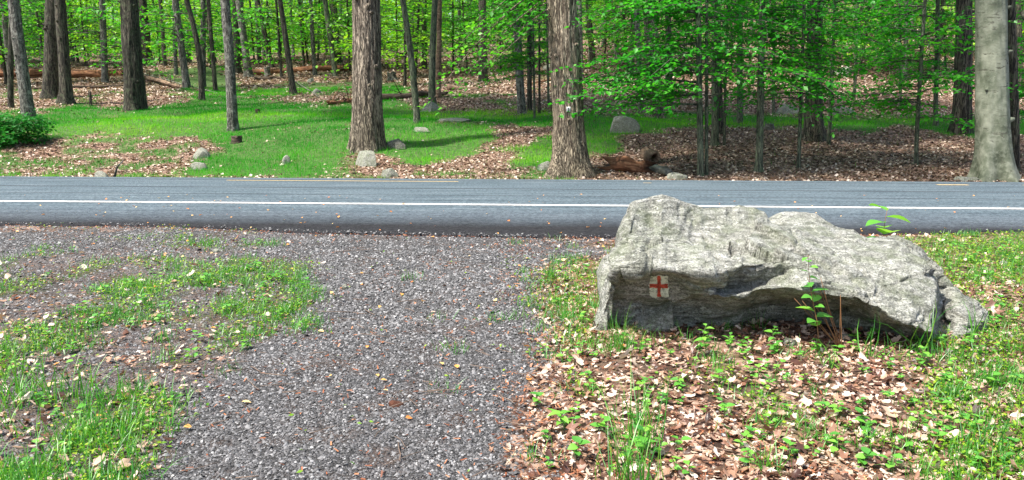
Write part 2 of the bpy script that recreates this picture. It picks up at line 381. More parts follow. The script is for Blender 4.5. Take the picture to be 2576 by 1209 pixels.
def masks(X, Y, Z=None):
    Z = terr(X, Y) if Z is None else Z
    px, py = proj(X, Y, Z)
    wob = 1.0
    far = Y > 15.5
    jx = np.where(far, 16, 40) * fbm(X * 2.2, Y * 2.2, seed=21, o=3) * 1.6
    jy = np.where(far, 9, 26) * fbm(X * 2.2, Y * 2.2, seed=31, o=3) * 1.6
    qx, qy = px + jx, py + jy
    qx = qx + np.where(far, 7, 26) * rng.normal(0, 1, X.shape); qy = qy + np.where(far, 3, 14) * rng.normal(0, 1, X.shape)
    vis = Y > 1.2
    gravel = ((inpoly(qx, qy, P_GRAVEL) | (~vis & (np.abs(X + .3) < 1.2))) & ~far)
    lg = (inpoly(qx, qy, P_LGRASS) & ~far & vis).astype(float)
    n = fbm(X * 1.7, Y * 1.7, seed=41, o=3)
    lg = lg * sstep(-.25, .3, n)
    fg = ((inpoly(qx, qy, P_FG) | inpoly(qx, qy, P_FG2)) & ~inpoly(qx, qy, P_FLITTER)) & far
    fg = fg * sstep(-.9, -.3, fbm(X * .8, Y * .8, seed=51, o=3))
    fg = np.maximum(fg, (inpoly(qx, qy, P_TUFT) & far) * sstep(-.12, .25, fbm(X * 1.6, Y * 1.6, seed=61, o=3)) * .75)
    fg = np.maximum(fg, (inpoly(qx, qy, P_TUFT2) & far) * sstep(-.1, .3, fbm(X * 1.9, Y * 1.9, seed=63, o=3)) * .7)
    fg = np.maximum(fg, far * sstep(.18, .42, fbm(X * .9, Y * .9, seed=67, o=3)) * .55 * (px < 1450))
    rg = (~far) & vis & (px > 1350) & ~gravel                      # right litter zone
    rgreen = rg * np.maximum(sstep(.05, .4, fbm(X * 1.5, Y * 1.5, seed=71, o=3)), (px > 2270) * sstep(-.4, .2, fbm(X * 2, Y * 2, seed=73, o=3)) * ((py < 720) | (py > 830)))
    return px, py, gravel.astype(float), lg, fg.astype(float), rgreen

# ------------------------------------------------------------------ ground sheet
def build_ground():
    ys = np.concatenate([[-60, -20, -6, -1, .5], np.arange(1.2, 9.6, .045), np.arange(9.6, 18.5, .15), np.arange(18.5, 40, .13), np.arange(40, 80, .6), np.arange(80, 150, 3), np.arange(150, 700, 25)])
    u = np.concatenate([np.linspace(-4.5, -.8, 14, endpoint=False), np.linspace(-.8, .8, 330), np.linspace(.8, 4.5, 15)[1:]])
    Yg, U = np.meshgrid(ys, u, indexing='ij')
    X = U * np.maximum(np.abs(Yg), 4.0) ; Y = Yg
    Z = terr(X, Y)
    _, _, g, lg, fg, rg = masks(X, Y, Z)
    soil = sstep(.15, .5, fbm(X * 3, Y * 3, seed=81, o=3)) * (Y < 12) * (1 - g)
    green = np.clip(fg, 0, 1) * .85 + np.clip(lg, 0, 1) * .5 + rg * .2
    n, m = X.shape
    V = np.stack([X, Y, Z], -1).reshape(-1, 3)
    i, j = np.meshgrid(np.arange(n - 1), np.arange(m - 1), indexing='ij'); a = i * m + j
    F = np.stack([a, a + 1, a + m + 1, a + m], -1).reshape(-1, 4)
    g = np.maximum(g, .75 * (X < 0) * (Y < 9) * (Y > 1)) * (1 - .35 * lg)
    me = mesh_np('ground', V, F, [MT['ground']], {'gravel': g.ravel(), 'green': green.ravel(), 'soil': np.clip(soil + lg * .6 * (Y < 12), 0, 1).ravel()}, True)
    obj('ground', me, kind='structure')
build_ground()

def build_road():
    xs = np.concatenate([np.linspace(-220, -20, 40, endpoint=False), np.linspace(-20, 20, 800), np.linspace(20, 220, 40)[1:]])
    ts = np.array([0, .02, .05, .15, .35, .65, 1, 2.0, 3.0, 3.4, 3.6, 3.8, 4, 4.4, 5, 6, 6.8])
    X, T = np.meshgrid(xs, ts, indexing='ij')
    tn = np.interp(X, EX, ET) + .13 * fbm(X * 1.6, X * 0, seed=5, o=5) + .05 * fbm(X * 14, X * 0, seed=6, o=2)
    edge = np.array([0, 0.02, .06])
    # near rim rows then absolute rows
    rows = []
    for e in (0, .03, .15, .4, .8): rows.append(tn[:, 0] + e + (0 if e else .05 * fbm(X[:, 0] * 30, X[:, 0] * 0, seed=66, o=2)))
    for t in (-.7, -.3, 0, .8, 1.8, 2.8, 3.3, 3.6, 3.8, 4.0, 4.5, 5, 5.6, 6.2): rows.append(np.full(len(xs), t))
    rows.append(6.75 + .06 * fbm(xs * 3, xs * 0, seed=8, o=3))
    T = np.stack(rows, 1); X = np.repeat(xs[:, None], T.shape[1], 1)
    Y = T + 11.22 - .058 * X
    Z = terr(X, Y, True) + .012
    Z[:, 0] -= .05; Z[:, -1] -= .05
    n, m = X.shape
    i, j = np.meshgrid(np.arange(n - 1), np.arange(m - 1), indexing='ij'); a = i * m + j
    F = np.stack([a, a + m, a + m + 1, a + 1], -1).reshape(-1, 4)
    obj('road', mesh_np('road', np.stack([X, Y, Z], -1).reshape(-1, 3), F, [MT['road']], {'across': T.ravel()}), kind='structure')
    def strip(name, x0, x1, t0, t1, mat):
        n = max(2, int((x1 - x0) / .5)); xx = np.linspace(x0, x1, n)
        V = []
        for t in (t0, t1):
            w = fbm(xx * 6, xx * 0 + t, seed=4, o=2) * .012
            yy = t + w + 11.22 - .058 * xx; V.append(np.stack([xx, yy, terr(xx, yy, True) + .017], -1))
        V = np.concatenate(V); k = np.arange(n - 1)
        obj(name, mesh_np(name, V, np.stack([k, k + 1, k + n + 1, k + n], -1), [mat]), kind='structure')
    strip('white_edge_line', -220, 220, -.07, .07, MT['white'])
    strip('yellow_centre_line', -5.4, -1.0, 3.31, 3.40, MT['yellow'])
    strip('yellow_centre_line', 7.6, 8.15, 3.23, 3.34, MT['yellow'])
    strip('yellow_centre_line', 9.1, 30, 3.21, 3.33, MT['yellow'])
    strip('yellow_centre_line', 2.4, 2.55, 3.27, 3.33, MT['yellow'])
build_road()

# ------------------------------------------------------------------ leaf templates
DIAM = np.array([[0, 0, 0], [-.30, .45, .08], [0, 1, -.02], [.30, .45, .08]]); DIAM_F = [np.array([[0, 2, 1], [0, 3, 2]])]
def oval_leaf(w=.3, fold=.1, droop=.2, n=4):
    V = [[0, 0, 0]]; F3 = []; F4 = []
    rows = []
    for i in range(1, n):
        t = i / n; ww = w * math.sin(math.pi * t ** .8); z = -droop * t * t
        b = len(V); V += [[-ww, t, z + fold * ww / w], [0, t, z], [ww, t, z + fold * ww / w]]; rows.append(b)
    V.append([0, 1, -droop]); tip = len(V) - 1
    b = rows[0]; F3 += [[0, b + 1, b], [0, b + 2, b + 1]]
    for a, b in zip(rows, rows[1:]): F4 += [[a, a + 1, b + 1, b], [a + 1, a + 2, b + 2, b + 1]]
    b = rows[-1]; F3 += [[b, b + 1, tip], [b + 1, b + 2, tip]]
    return np.array(V, float), [np.array(F3), np.array(F4)]
def dead_leaf(seed):
    r = np.random.default_rng(seed); n = 14
    th = np.linspace(0, 2 * math.pi, n, endpoint=False)
    rad = .32 + .17 * np.cos(th * 5 + r.random() * 3) * (r.random() > .6) + .06 * r.standard_normal(n)
    x = rad * np.sin(th); y = .5 + rad * 1.25 * np.cos(th)
    x2, y2 = x * .5, .5 + (y - .5) * .5
    k = r.uniform(-1.2, 1.6); k2 = r.uniform(-.6, .8)
    zf = lambda x, y: k * x * x + k2 * (y - .5) ** 2 + .05 * np.sin(9 * x + 4 * y)
    V = np.concatenate([[[0, .5, 0]], np.stack([x2, y2, zf(x2, y2)], -1), np.stack([x, y, zf(x, y)], -1)])
    i = np.arange(n); j = (i + 1) % n
    return V, [np.stack([np.zeros(n, int), 1 + j, 1 + i], -1), np.stack([1 + i, 1 + j, 1 + n + j, 1 + n + i], -1)]
BLADE = np.array([[-.5, 0, 0], [.5, 0, 0], [-.42, .06, .4], [.42, .06, .4], [-.28, .2, .75], [.28, .2, .75], [0, .42, 1]], float)
BLADE_F = [np.array([[0, 1, 3, 2], [2, 3, 5, 4]]), np.array([[4, 5, 6]])]
TRI = np.array([[-.5, 0, 0], [.5, 0, 0], [0, .35, 1.0]], float); TRI_F = [np.array([[0, 1, 2]])]
def blades(X, Y, Z, h, w, T=BLADE, TF=BLADE_F, lean=.35):
    n = len(X); yaw = rng.uniform(0, 2 * math.pi, n); pit = -rng.normal(0, lean, n)
    s = np.stack([w, h * rng.uniform(.4, 2.0, n), h], -1)
    return instance(T, TF, np.stack([X, Y, Z], -1), rotm(yaw, pit, rng.normal(0, .2, n), s))
def sample(n, y0, y1, umax=.72, power=0.):
    """points uniform in place over the visible wedge between y0 and y1; power skews towards near"""
    u = rng.random(n)
    p = 2 - power
    Y = (y0 ** p + u * (y1 ** p - y0 ** p)) ** (1 / p) if abs(p) > 1e-6 else y0 * (y1 / y0) ** u
    X = rng.uniform(-umax, umax, n) * Y
    return X, Y

# ------------------------------------------------------------------ stuff on the far bank
def far_grass():
    X, Y = sample(420000, 18.1, 48, .70, 1.4)
    D = tcoord(X, Y); px, py, _, _, fg, _ = masks(X, Y)
    k = (rng.random(len(X)) < fg * .95 + .004) & (D > 6.85); X, Y = X[k], Y[k]; Z = terr(X, Y)
    sc = np.clip(Y / 24, .8, 2)
    cl = 1 + .6 * fbm(X * 1.3, Y * 1.3, seed=91, o=2)
    V, F, r = blades(X, Y, Z - .01, rng.uniform(.06, .15, len(X)) * cl, .011 * sc, TRI, TRI_F, .4)
    r = np.clip(r * .45 + .5 * np.repeat(.40 + 1.5 * fbm(X * .16, Y * .42, seed=97, o=3) + .35 * sstep(29, 33, Y) * sstep(-10, -3, X), 3), 0, 1)  # sunlit strip painted into the blade tone: yellower farther back
    obj('grass', mesh_np('far_grass', V, F, [MT['grass']], {'rnd': r}), kind='stuff', label='fine bright green grass spread over the wooded bank beyond the road')
def far_litter():
    T, TF = dead_leaf(3)
    q = np.array([[-.4, 0, .05], [.1, -.35, .18], [.5, .1, 0], [.05, .45, .22], [-.05, .05, -.03]]); QF = [np.array([[4, 0, 1], [4, 1, 2], [4, 2, 3], [4, 3, 0]])]
    X, Y = sample(150000, 18, 75, .72, 1.2)
    D = tcoord(X, Y); _, _, _, _, fg, _ = masks(X, Y)
    k = (rng.random(len(X)) < (1 - fg * .985)) & (D > 6.72); X, Y = X[k], Y[k]; Z = terr(X, Y); n = len(X)
    s = rng.uniform(.06, .13, n) * np.clip(Y / 28, .9, 2)
    V, F, r = instance(q, QF, np.stack([X, Y, Z + .012], -1), rotm(rng.uniform(0, 6.3, n), rng.normal(0, .45, n), rng.normal(0, .45, n), s))
    obj('leaf_litter', mesh_np('far_litter', V, F, [MT['litter_far']], {'rnd': r}), kind='stuff', label='brown and pale dead leaves covering the forest floor beyond the road')
far_grass(); far_litter()

# ------------------------------------------------------------------ stuff on the near side
def near_gravel():
    T = np.array([[.5, 0, 0], [.1, .5, .05], [-.5, .1, 0], [-.1, -.45, 0], [.15, .1, .32], [-.2, -.1, .26]], float)
    TF = [np.array([[0, 1, 4], [3, 0, 4], [1, 2, 5], [2, 3, 5], [4, 1, 5], [3, 4, 5]])]
    X, Y = sample(210000, 2.5, 9.6, .75, 1.2)
    t = tcoord(X, Y); px, py, g, lg, _, rg = masks(X, Y)
    n0 = fbm(X * 1.6, Y * 1.6, seed=101, o=3)
    pr = np.where(g > .5, .92 - .45 * sstep(.05, .4, n0), np.where(lg > 0, .35, np.where((px < 1288) | (py > 585) & (px < 1450), .35, .01)))
    k = (rng.random(len(X)) < pr) & (t < np.interp(X, EX, ET) + .22 * rng.random(len(X)) ** 3); X, Y, t = X[k], Y[k], t[k]; Z = np.where(t > np.interp(X, EX, ET), terr(X, Y, True) + .013, terr(X, Y)); n = len(X)
    s0 = .0075 + .015 * rng.random(n) ** 2 + .018 * (rng.random(n) > .955) * rng.random(n); s0 = s0 * np.clip(Y / 4.5, .9, 1.35)
    s = np.stack([s0 * rng.uniform(.8, 1.4, n), s0 * rng.uniform(.7, 1.2, n), s0 * rng.uniform(.8, 1.5, n)], -1)
    V, F, r = instance(T, TF, np.stack([X, Y, Z + .001], -1), rotm(rng.uniform(0, 6.3, n), rng.normal(0, .35, n), rng.normal(0, .35, n), s))
    obj('gravel', mesh_np('gravel', V, F, [MT['gravel']], {'rnd': r}), kind='stuff', label='grey crushed stone gravel on the path beside the road')
def near_litter():
    parts = []
    tm = [dead_leaf(s) for s in (1, 2, 3, 4, 5, 6)]
    X, Y = sample(60000, 2.4, 9.0, .75, .9)
    px, py, g, lg, _, rg = masks(X, Y); t = tcoord(X, Y)
    right = px > 1330
    pr = np.where(right & (g < .5), .8 - .45 * sstep(0, .4, fbm(X * 2.3, Y * 2.3, seed=131, o=3)) - .45 * ((px > 2250) & (py < 720)) , np.where(lg > 0, .05 + .18 * (px < 420) * (py > 780), np.where(g > .5, .0007, .14 * (px < 600) * (py > 740) + .02 + .12 * (px > 1200))))
    k = (rng.random(len(X)) < pr) & (t < np.interp(X, EX, ET) - .1); X, Y, px = X[k], Y[k], px[k]
    which = rng.integers(0, 6, len(X))
    for i, (T, TF) in enumerate(tm):
        m = which == i; n = m.sum(); x, y = X[m], Y[m]
        s0 = rng.uniform(.02, .06, n) * np.where(rng.random(n) > .88, 1.6, 1)
        s = np.stack([s0 * rng.uniform(.5, 1, n), s0, s0 * rng.uniform(.5, 1.3, n)], -1)
        parts.append(instance(T, TF, np.stack([x, y, terr(x, y) + rng.uniform(.002, .022, n)], -1), rotm(rng.uniform(0, 6.3, n), rng.normal(0, .35, n), rng.normal(0, .45, n), s)))
    V, F, r = join(parts)
    obj('leaf_litter', mesh_np('near_litter', V, F, [MT['litter']], {'rnd': r}), kind='stuff', label='curled pale pink and brown dead leaves around the boulder')
def chips():
    q = np.array([[-.12, -.5, 0], [.12, -.45, .03], [.1, .5, .0], [-.1, .45, .04]]); QF = [np.array([[0, 1, 2, 3]])]
    X, Y = sample(60000, 2.4, 9.6, .75, 1.0)
    px, py, g, lg, _, rg = masks(X, Y); t = tcoord(X, Y)
    nn = fbm(X * 1.8, Y * 1.8, seed=111, o=4)
    pr = np.where(px > 1250, .5, .10) * sstep(-.2, .35, nn + .35 * (px > 1100) * (px < 1500)) + .03
    tn = np.interp(X, EX, ET)
    pr = np.maximum(pr, .9 * np.exp(-((t - tn) / .16) ** 2))
    k = (rng.random(len(X)) < pr) & (t < tn + .06); X, Y = X[k], Y[k]; n = len(X)
    s = rng.uniform(.012, .035, n)
    V, F, r = instance(q, QF, np.stack([X, Y, terr(X, Y) + rng.uniform(.004, .02, n)], -1), rotm(rng.uniform(0, 6.3, n), rng.normal(0, .25, n), rng.normal(0, .4, n), s))
    obj('bark_chips', mesh_np('chips', V, F, [MT['chips']], {'rnd': r}), kind='stuff', label='small reddish brown chips and needles strewn over the gravel')
    # loose twigs
    L = []
    for _ in range(420):
        x, y = sample(1, 2.5, 8, .72, .8); x, y = x[0], y[0]
        if tcoord(x, y) > np.interp(x, EX, ET) - .2: continue
        a = rng.uniform(0, 3.14); l = rng.uniform(.05, .22); kk = np.linspace(-.5, .5, 4)
        P = np.stack([x + kk * l * math.cos(a) + rng.normal(0, .006, 4), y + kk * l * math.sin(a), terr(x + kk * l * math.cos(a), y + kk * l * math.sin(a)) + .012 + rng.uniform(0, .01)], -1)
        L.append((P, np.full(4, rng.uniform(.0012, .003))))
    V, F, r = tubes(L, 4)
    obj('twigs', mesh_np('twigs', V, F, [MT['twig']], {'rnd': r}), kind='stuff', label='thin dry twigs lying loose on the near ground')
    q = oval_leaf(.35, .12, .1)
    X, Y = sample(330, 2.6, 12.5, .7, .6); n = len(X)
    z = np.where(tcoord(X, Y) > np.interp(X, EX, ET), terr(X, Y, True) + .02, terr(X, Y) + .015)
    V, F, r = instance(q[0], q[1], np.stack([X, Y, z], -1), rotm(rng.uniform(0, 6.3, n), rng.normal(0, .2, n), rng.normal(0, .3, n), rng.uniform(.02, .05, n)))
    obj('fallen_leaves', mesh_np('yellow_leaves', V, F, [MT['orange']], {'rnd': r}), kind='stuff', label='small orange and cream fallen leaves dotted over gravel and road')
def near_green():
    X, Y = sample(90000, 2.4, 9.4, .75, .9)
    px, py, g, lg, _, rg = masks(X, Y); t = tcoord(X, Y); tn = np.interp(X, EX, ET)
    cl = sstep(.0, .45, fbm(X * 3.1, Y * 3.1, seed=121, o=3))
    # tiny clover / moss
    pr = lg * (.9 + .3 * (px < 420)) * (.35 + cl) + .9 * (px > 2340) * (g < .5) * (.3 + cl) + rg * .5 * cl + .75 * ((px > 2270) & (py > 600) & (py < 725)) * sstep(-.3, .1, fbm(X * 3, Y * 3, seed=7, o=2)) + .5 * ((px < 650) * np.exp(-((t - tn + .15) / .2) ** 2)) * cl + .004 + .8 * np.exp(-((px - 1440) / 110.) ** 2) * (py > 650) * (py < 900) * cl
    k = (rng.random(len(X)) < np.clip(pr, 0, 1)) & (t < tn - .02); x, y = X[k], Y[k]; n = len(x)
    T, TF = DIAM, DIAM_F
    V, F, r = instance(T, TF, np.stack([x, y, terr(x, y) + rng.uniform(.006, .045, n)], -1), rotm(rng.uniform(0, 6.3, n), rng.normal(.1, .35, n), rng.normal(0, .3, n), rng.uniform(.014, .032, n)))
    obj('clover', mesh_np('clover', V, F, [MT['moss']], {'rnd': r}), kind='stuff', label='low yellow green clover and moss creeping over the near verge')
    # grass blades in clumps
    nc = 1500; cx, cy = sample(nc * 3, 2.5, 9.0, .74, .9)
    px, py, g, lg, _, rg = masks(cx, cy); t = tcoord(cx, cy); tn = np.interp(cx, EX, ET)
    boost = .35 * (px < 420) * (py > 850) + 1.2 * ((py < 860) & (px > 280))
    pr = lg * (.62 + .7 * boost + .4 * (px < 330) * (py > 850)) + rg * .35 + .015 + .6 * np.exp(-((px - 1440) / 90.) ** 2) * (py > 640) * (py < 930) + .5 * (px > 2340) * (g < .5)
    k = (rng.random(len(cx)) < pr) & (t < tn - .1); cx, cy, big = cx[k], cy[k], (px[k] < 450) & (py[k] > 880)
    m = rng.integers(10, 34, len(cx)); idx = np.repeat(np.arange(len(cx)), m); n = len(idx)
    x = cx[idx] + rng.normal(0, .055, n); y = cy[idx] + rng.normal(0, .055, n)
    h = np.where(big[idx] & (rng.random(len(cx)) > .4)[idx], rng.uniform(.05, .15, n), rng.uniform(.025, .095, n))
    V, F, r = blades(x, y, terr(x, y), h, rng.uniform(.0028, .006, n), lean=.42)
    rr = np.clip(r * .6 + np.repeat(rng.random(len(cx))[idx], 7) * .4, 0, 1)
    obj('grass', mesh_np('near_grass', V, F, [MT['grass_near']], {'rnd': rr}), kind='stuff', label='short thin green grass growing through the near gravel and leaves')
near_gravel(); near_litter(); chips(); near_green()

# ------------------------------------------------------------------ boulder
def build_boulder():
    ZX, ZY, K = 1446.5, 465.4, .4385
    # column x, then pairs (y, depth) down the visible face in crop pixels: A top, A2, B, C lip, D inner edge, E lower lip, M under, Fb base
    C = [
     (168, [(800, 5.10), (812, 5.08), (822, 5.05), (835, 5.02), (845, 5.01), (850, 5.00), (868, 5.02), (892, 5.05)]),
     (205, [(560, 5.25), (580, 5.15), (610, 5.05), (650, 4.95), (660, 4.95), (665, 4.95), (780, 4.98), (892, 5.05)]),
     (236, [(262, 5.48), (300, 5.25), (380, 5.05), (478, 4.83), (492, 4.86), (510, 4.88), (700, 4.96), (892, 5.02)]),
     (318, [(98, 5.60), (180, 5.40), (320, 5.10), (476, 4.78), (492, 4.83), (510, 4.86), (700, 4.95), (892, 5.02)]),
     (430, [(66, 5.66), (170, 5.52), (320, 5.14), (478, 4.76), (494, 4.82), (512, 4.85), (700, 4.95), (892, 5.02)]),
     (500, [(46, 5.68), (160, 5.50), (320, 5.14), (484, 4.74), (500, 4.81), (516, 4.84), (700, 4.94), (892, 5.02)]),
     (610, [(82, 5.72), (170, 5.56), (320, 5.16), (494, 4.72), (512, 4.80), (540, 4.82), (700, 4.93), (892, 5.02)]),
     (740, [(122, 5.78), (190, 5.60), (330, 5.16), (508, 4.74), (560, 4.84), (598, 4.80), (730, 4.96), (892, 5.08)]),
     (850, [(122, 5.82), (200, 5.62), (330, 5.18), (494, 4.76), (600, 4.88), (646, 4.72), (740, 4.94), (892, 5.14)]),
     (940, [(108, 5.86), (215, 5.60), (330, 5.20), (470, 4.80), (594, 4.90), (642, 4.70), (730, 4.98), (892, 5.22)]),
     (1040, [(136, 5.86), (225, 5.62), (330, 5.22), (452, 4.84), (578, 4.92), (606, 4.72), (700, 5.02), (885, 5.30)]),
     (1110, [(186, 5.84), (240, 5.62), (335, 5.24), (446, 4.88), (556, 4.92), (592, 4.70), (690, 5.04), (885, 5.32)]),
     (1200, [(160, 5.88), (245, 5.60), (335, 5.24), (442, 4.90), (512, 4.92), (588, 4.68), (690, 5.04), (885, 5.30)]),
     (1250, [(156, 5.88), (245, 5.60), (340, 5.22), (470, 4.88), (490, 4.86), (590, 4.66), (700, 5.02), (890, 5.26)]),
     (1380, [(168, 5.84), (260, 5.58), (380, 5.20), (490, 4.88), (540, 4.80), (592, 4.66), (720, 4.98), (900, 5.20)]),
     (1490, [(242, 5.74), (320, 5.46), (430, 5.10), (520, 4.88), (570, 4.76), (606, 4.66), (740, 4.94), (915, 5.10)]),
     (1600, [(272, 5.66), (350, 5.36), (450, 5.06), (540, 4.86), (600, 4.72), (632, 4.64), (760, 4.90), (930, 5.02)]),
     (1680, [(312, 5.56), (375, 5.32), (470, 5.02), (570, 4.82), (640, 4.68), (668, 4.60), (780, 4.86), (940, 4.98)]),
     (1850, [(310, 5.54), (400, 5.26), (500, 4.98), (620, 4.78), (720, 4.62), (768, 4.55), (850, 4.80), (955, 4.90)]),
     (1960, [(362, 5.46), (440, 5.22), (540, 4.94), (660, 4.74), (770, 4.58), (814, 4.52), (890, 4.76), (965, 4.84)]),
     (2036, [(432, 5.38), (490, 5.20), (580, 4.92), (690, 4.74), (800, 4.58), (842, 4.53), (900, 4.76), (970, 4.82)]),
     (2062, [(462, 5.36), (520, 5.24), (590, 5.14), (690, 5.02), (780, 4.92), (840, 4.82), (900, 4.76), (970, 4.80)]),
     (2150, [(562, 5.28), (600, 5.20), (650, 5.12), (720, 5.04), (800, 4.92), (850, 4.80), (905, 4.72), (970, 4.78)]),
     (2230, [(652, 5.20), (680, 5.12), (720, 5.05), (770, 4.97), (830, 4.88), (860, 4.82), (900, 4.80), (950, 4.84)]),
     (2330, [(728, 5.12), (745, 5.08), (765, 5.04), (790, 5.0), (815, 4.97), (835, 4.95), (860, 4.95), (890, 4.98)]),
     (2368, [(792, 5.08), (796, 5.07), (800, 5.06), (806, 5.05), (812, 5.04), (818, 5.03), (826, 5.02), (836, 5.03)]),
    ]
    cx = np.array([c[0] for c in C], float); tb = np.array([c[1] for c in C])      # (cols, 8, 2)
    nc = 420; xs = np.interp(np.linspace(0, 1, nc), [0, .03, .97, 1], [168, 200, 2340, 2368])
    rows = []
    sub = [10, 22, 30, 16, 14, 22, 26]
    Y8 = np.stack([np.interp(xs, cx, tb[:, k, 0]) for k in range(8)]); D8 = np.stack([np.interp(xs, cx, tb[:, k, 1]) for k in range(8)])
    D8[3] -= .05; deep = sstep(950, 1500, xs) * (1 - sstep(2036, 2060, xs)); D8[6] += .05 + .10 * deep; D8[7] += .07 + .06 * deep; Y8[6] -= 8 * deep; Y8[7] += 14 * deep; D8[5] -= .05 * deep; D8[4] -= .05 * deep; D8[:] += .16 * sstep(2036, 2048, xs) * (1 - sstep(2120, 2200, xs)) * np.array([0, .3, 1, 1, 1, .9, .4, 0])[:, None]
    # broken edges: jitter the breaks
    for k, a in ((0, 6), (3, 12), (4, 10), (5, 12)):
        Y8[k] += a * fbm(xs / 55, xs * 0 + k, seed=201 + k, o=4)
        D8[k] += .015 * fbm(xs / 260, xs * 0 + k, seed=231 + k, o=1)
    P = []
    for k in range(7):
        for s in range(sub[k]):
            f = s / sub[k]
            yy = Y8[k] * (1 - f) + Y8[k + 1] * f; dd = D8[k] * (1 - f) + D8[k + 1] * f
            P.append(np.stack([xs, yy, dd]))
    P.append(np.stack([xs, Y8[7], D8[7]]))
    G = []
    for xx, yy, dd in P:
        a, b = ray(ZX + K * xx, ZY + K * yy); G.append(np.stack([a * dd, dd, EYE + b * dd], -1))
    front = np.array(G)                                             # rows, cols, 3
    top = front[0]; bot = front[-1].copy(); bot[:, 2] = np.minimum(bot[:, 2], -.02) - .12
    # the far side, never seen from the path: falls back and down to the ground
    wth = np.clip((top[:, 2] + .1) * .9, .12, .75)
    back = []
    for f, dz, dy in ((1, .97, .12), (2, .86, .38), (3, .62, .62), (4, .35, .85), (5, .05, 1.0), (6, -.18, 1.0)):
        p = top.copy(); p[:, 1] += wth * dy; p[:, 2] = top[:, 2] * dz if dz > 0 else -.15; p[:, 0] *= 1 + .03 * dy; back.append(p)
    # densify the back
    bk = [top]; 
    for a, b in zip([top] + back, back):
        for f in (.25, .5, .75, 1): bk.append(a * (1 - f) + b * f)
    G = np.concatenate([np.array(bk[1:])[::-1], front, bot[None]])
    n, m = G.shape[:2]
    # displace: facets, strata, grain
    du = np.gradient(G, axis=1); dv = np.gradient(G, axis=0); N = np.cross(dv, du); N /= np.linalg.norm(N, axis=2)[..., None] + 1e-9
    for _ in range(14):                                             # smoothed directions, so the relief does not comb
        N[1:-1] = (N[:-2] + N[1:-1] * 2 + N[2:]) / 4; N[:, 1:-1] = (N[:, :-2] + N[:, 1:-1] * 2 + N[:, 2:]) / 4
    N /= np.linalg.norm(N, axis=2)[..., None] + 1e-9
    ctr = np.array([1.9, 5.3, .3]); sgn = np.sign(((G - ctr) * N).sum(2).mean()); N *= sgn
    x, y, z = G[..., 0], G[..., 1], G[..., 2]
    x = x + .12 * fbm(G[..., 0] * 2, y * 2, z * 2, seed=361, o=3)
    ca, sa = math.cos(.45), math.sin(.45)
    u, w = x * ca + z * sa, -x * sa + z * ca                         # foliation tilts down to the right
    step = fbm(u * 1.6, y * 2.0, w * 5, seed=301, o=4)
    q = np.floor(step * 5 + .5) / 5
    led = .6 * q + .4 * step
    rid = 1 - np.abs(fbm(u * 3, y * 3, w * 8, seed=311, o=5)) * 2
    def facets(sc, nseed, sd, tilt):
        r = np.random.default_rng(sd)
        sp = r.uniform([0, 3.8, -1.4], [4.6, 6.6, 1.6], (nseed, 3)); gr_ = r.normal(0, 1, (nseed, 3)); hh = r.normal(0, 1, nseed)
        p = np.stack([u, y, w * 1.0], -1).reshape(-1, 3)
        p = p + .02 * np.stack([fbm(p[:, 0] * 4, p[:, 1] * 4, p[:, 2] * 4, seed=sd + k, o=3) for k in range(3)], -1)
        best = np.full(len(p), 1e9); val = np.zeros(len(p))
        for k in range(nseed):
            dl = p - sp[k]; d2 = (dl * dl * [1, 1, 4.]).sum(1); m_ = d2 < best
            best[m_] = d2[m_]; val[m_] = (dl[m_] @ gr_[k]) * tilt + hh[k] * sc
        return val.reshape(x.shape)
    keep = 1 - .92 * np.exp(-(((G[..., 0] - .94) / .19) ** 2 + ((z - .33) / .17) ** 2) ** 2)      # the painted spot is a flat piece of the face
    d = .020 * led * keep + .012 * rid * keep + facets(.005, 60, 75, .055) * keep + facets(.002, 340, 72, .05) * keep + (.010 * fbm(G[..., 0] * 9, y * 9, z * 9, seed=321, o=4) + .005 * fbm(G[..., 0] * 30, y * 30, z * 40, seed=331, o=3)) * (.4 + .6 * keep)
    rowd = np.abs(np.arange(n) - 24); d = d * (.35 + .65 * np.clip(rowd / 16., 0, 1))[:, None]
    # cracks
    cr = np.abs(fbm(u * 1.3 + 3, y * 1.1, w * 2.6, seed=341, o=4)); d -= .020 * np.exp(-(cr / .035) ** 2)
    ends = np.minimum(np.arange(m), np.arange(m)[::-1]) / 18.; d = d * np.clip(ends, .05, 1)[None]
    G = G + N * d[..., None]
    # the bulge on the top left shoulder
    V = G.reshape(-1, 3)
    i, j = np.meshgrid(np.arange(n - 1), np.arange(m - 1), indexing='ij'); a = i * m + j
    F = np.stack([a, a + m, a + m + 1, a + 1], -1).reshape(-1, 4)
    # close the ends
    Fs = [F]; e0 = np.arange(n) * m; e1 = e0 + m - 1
    V = np.concatenate([V, G[:, 0].mean(0)[None], G[:, -1].mean(0)[None]]); c0, c1 = n * m, n * m + 1
    k = np.arange(n - 1)
    Fs.append(np.stack([e0[k], e0[k + 1], np.full(n - 1, c0)], -1)); Fs.append(np.stack([e1[k + 1], e1[k], np.full(n - 1, c1)], -1))
    root = bpy.data.objects.new('boulder', None); COL.objects.link(root); root.location = (1.9, 5.1, 0)
    tag(root, 'huge angular grey boulder with red cross blaze at the edge of the gravel path', 'boulder')
    V = V - np.array([1.9, 5.1, 0])
    rk = obj('rock', mesh_np('boulder_rock', V, Fs, [MT['rock']], None, False), root)
    # painted blaze: project onto the face by nearest ray depth
    fr = G[24:24 + front.shape[0]]
    fpx, fpy = proj(fr[..., 0], fr[..., 1], fr[..., 2])
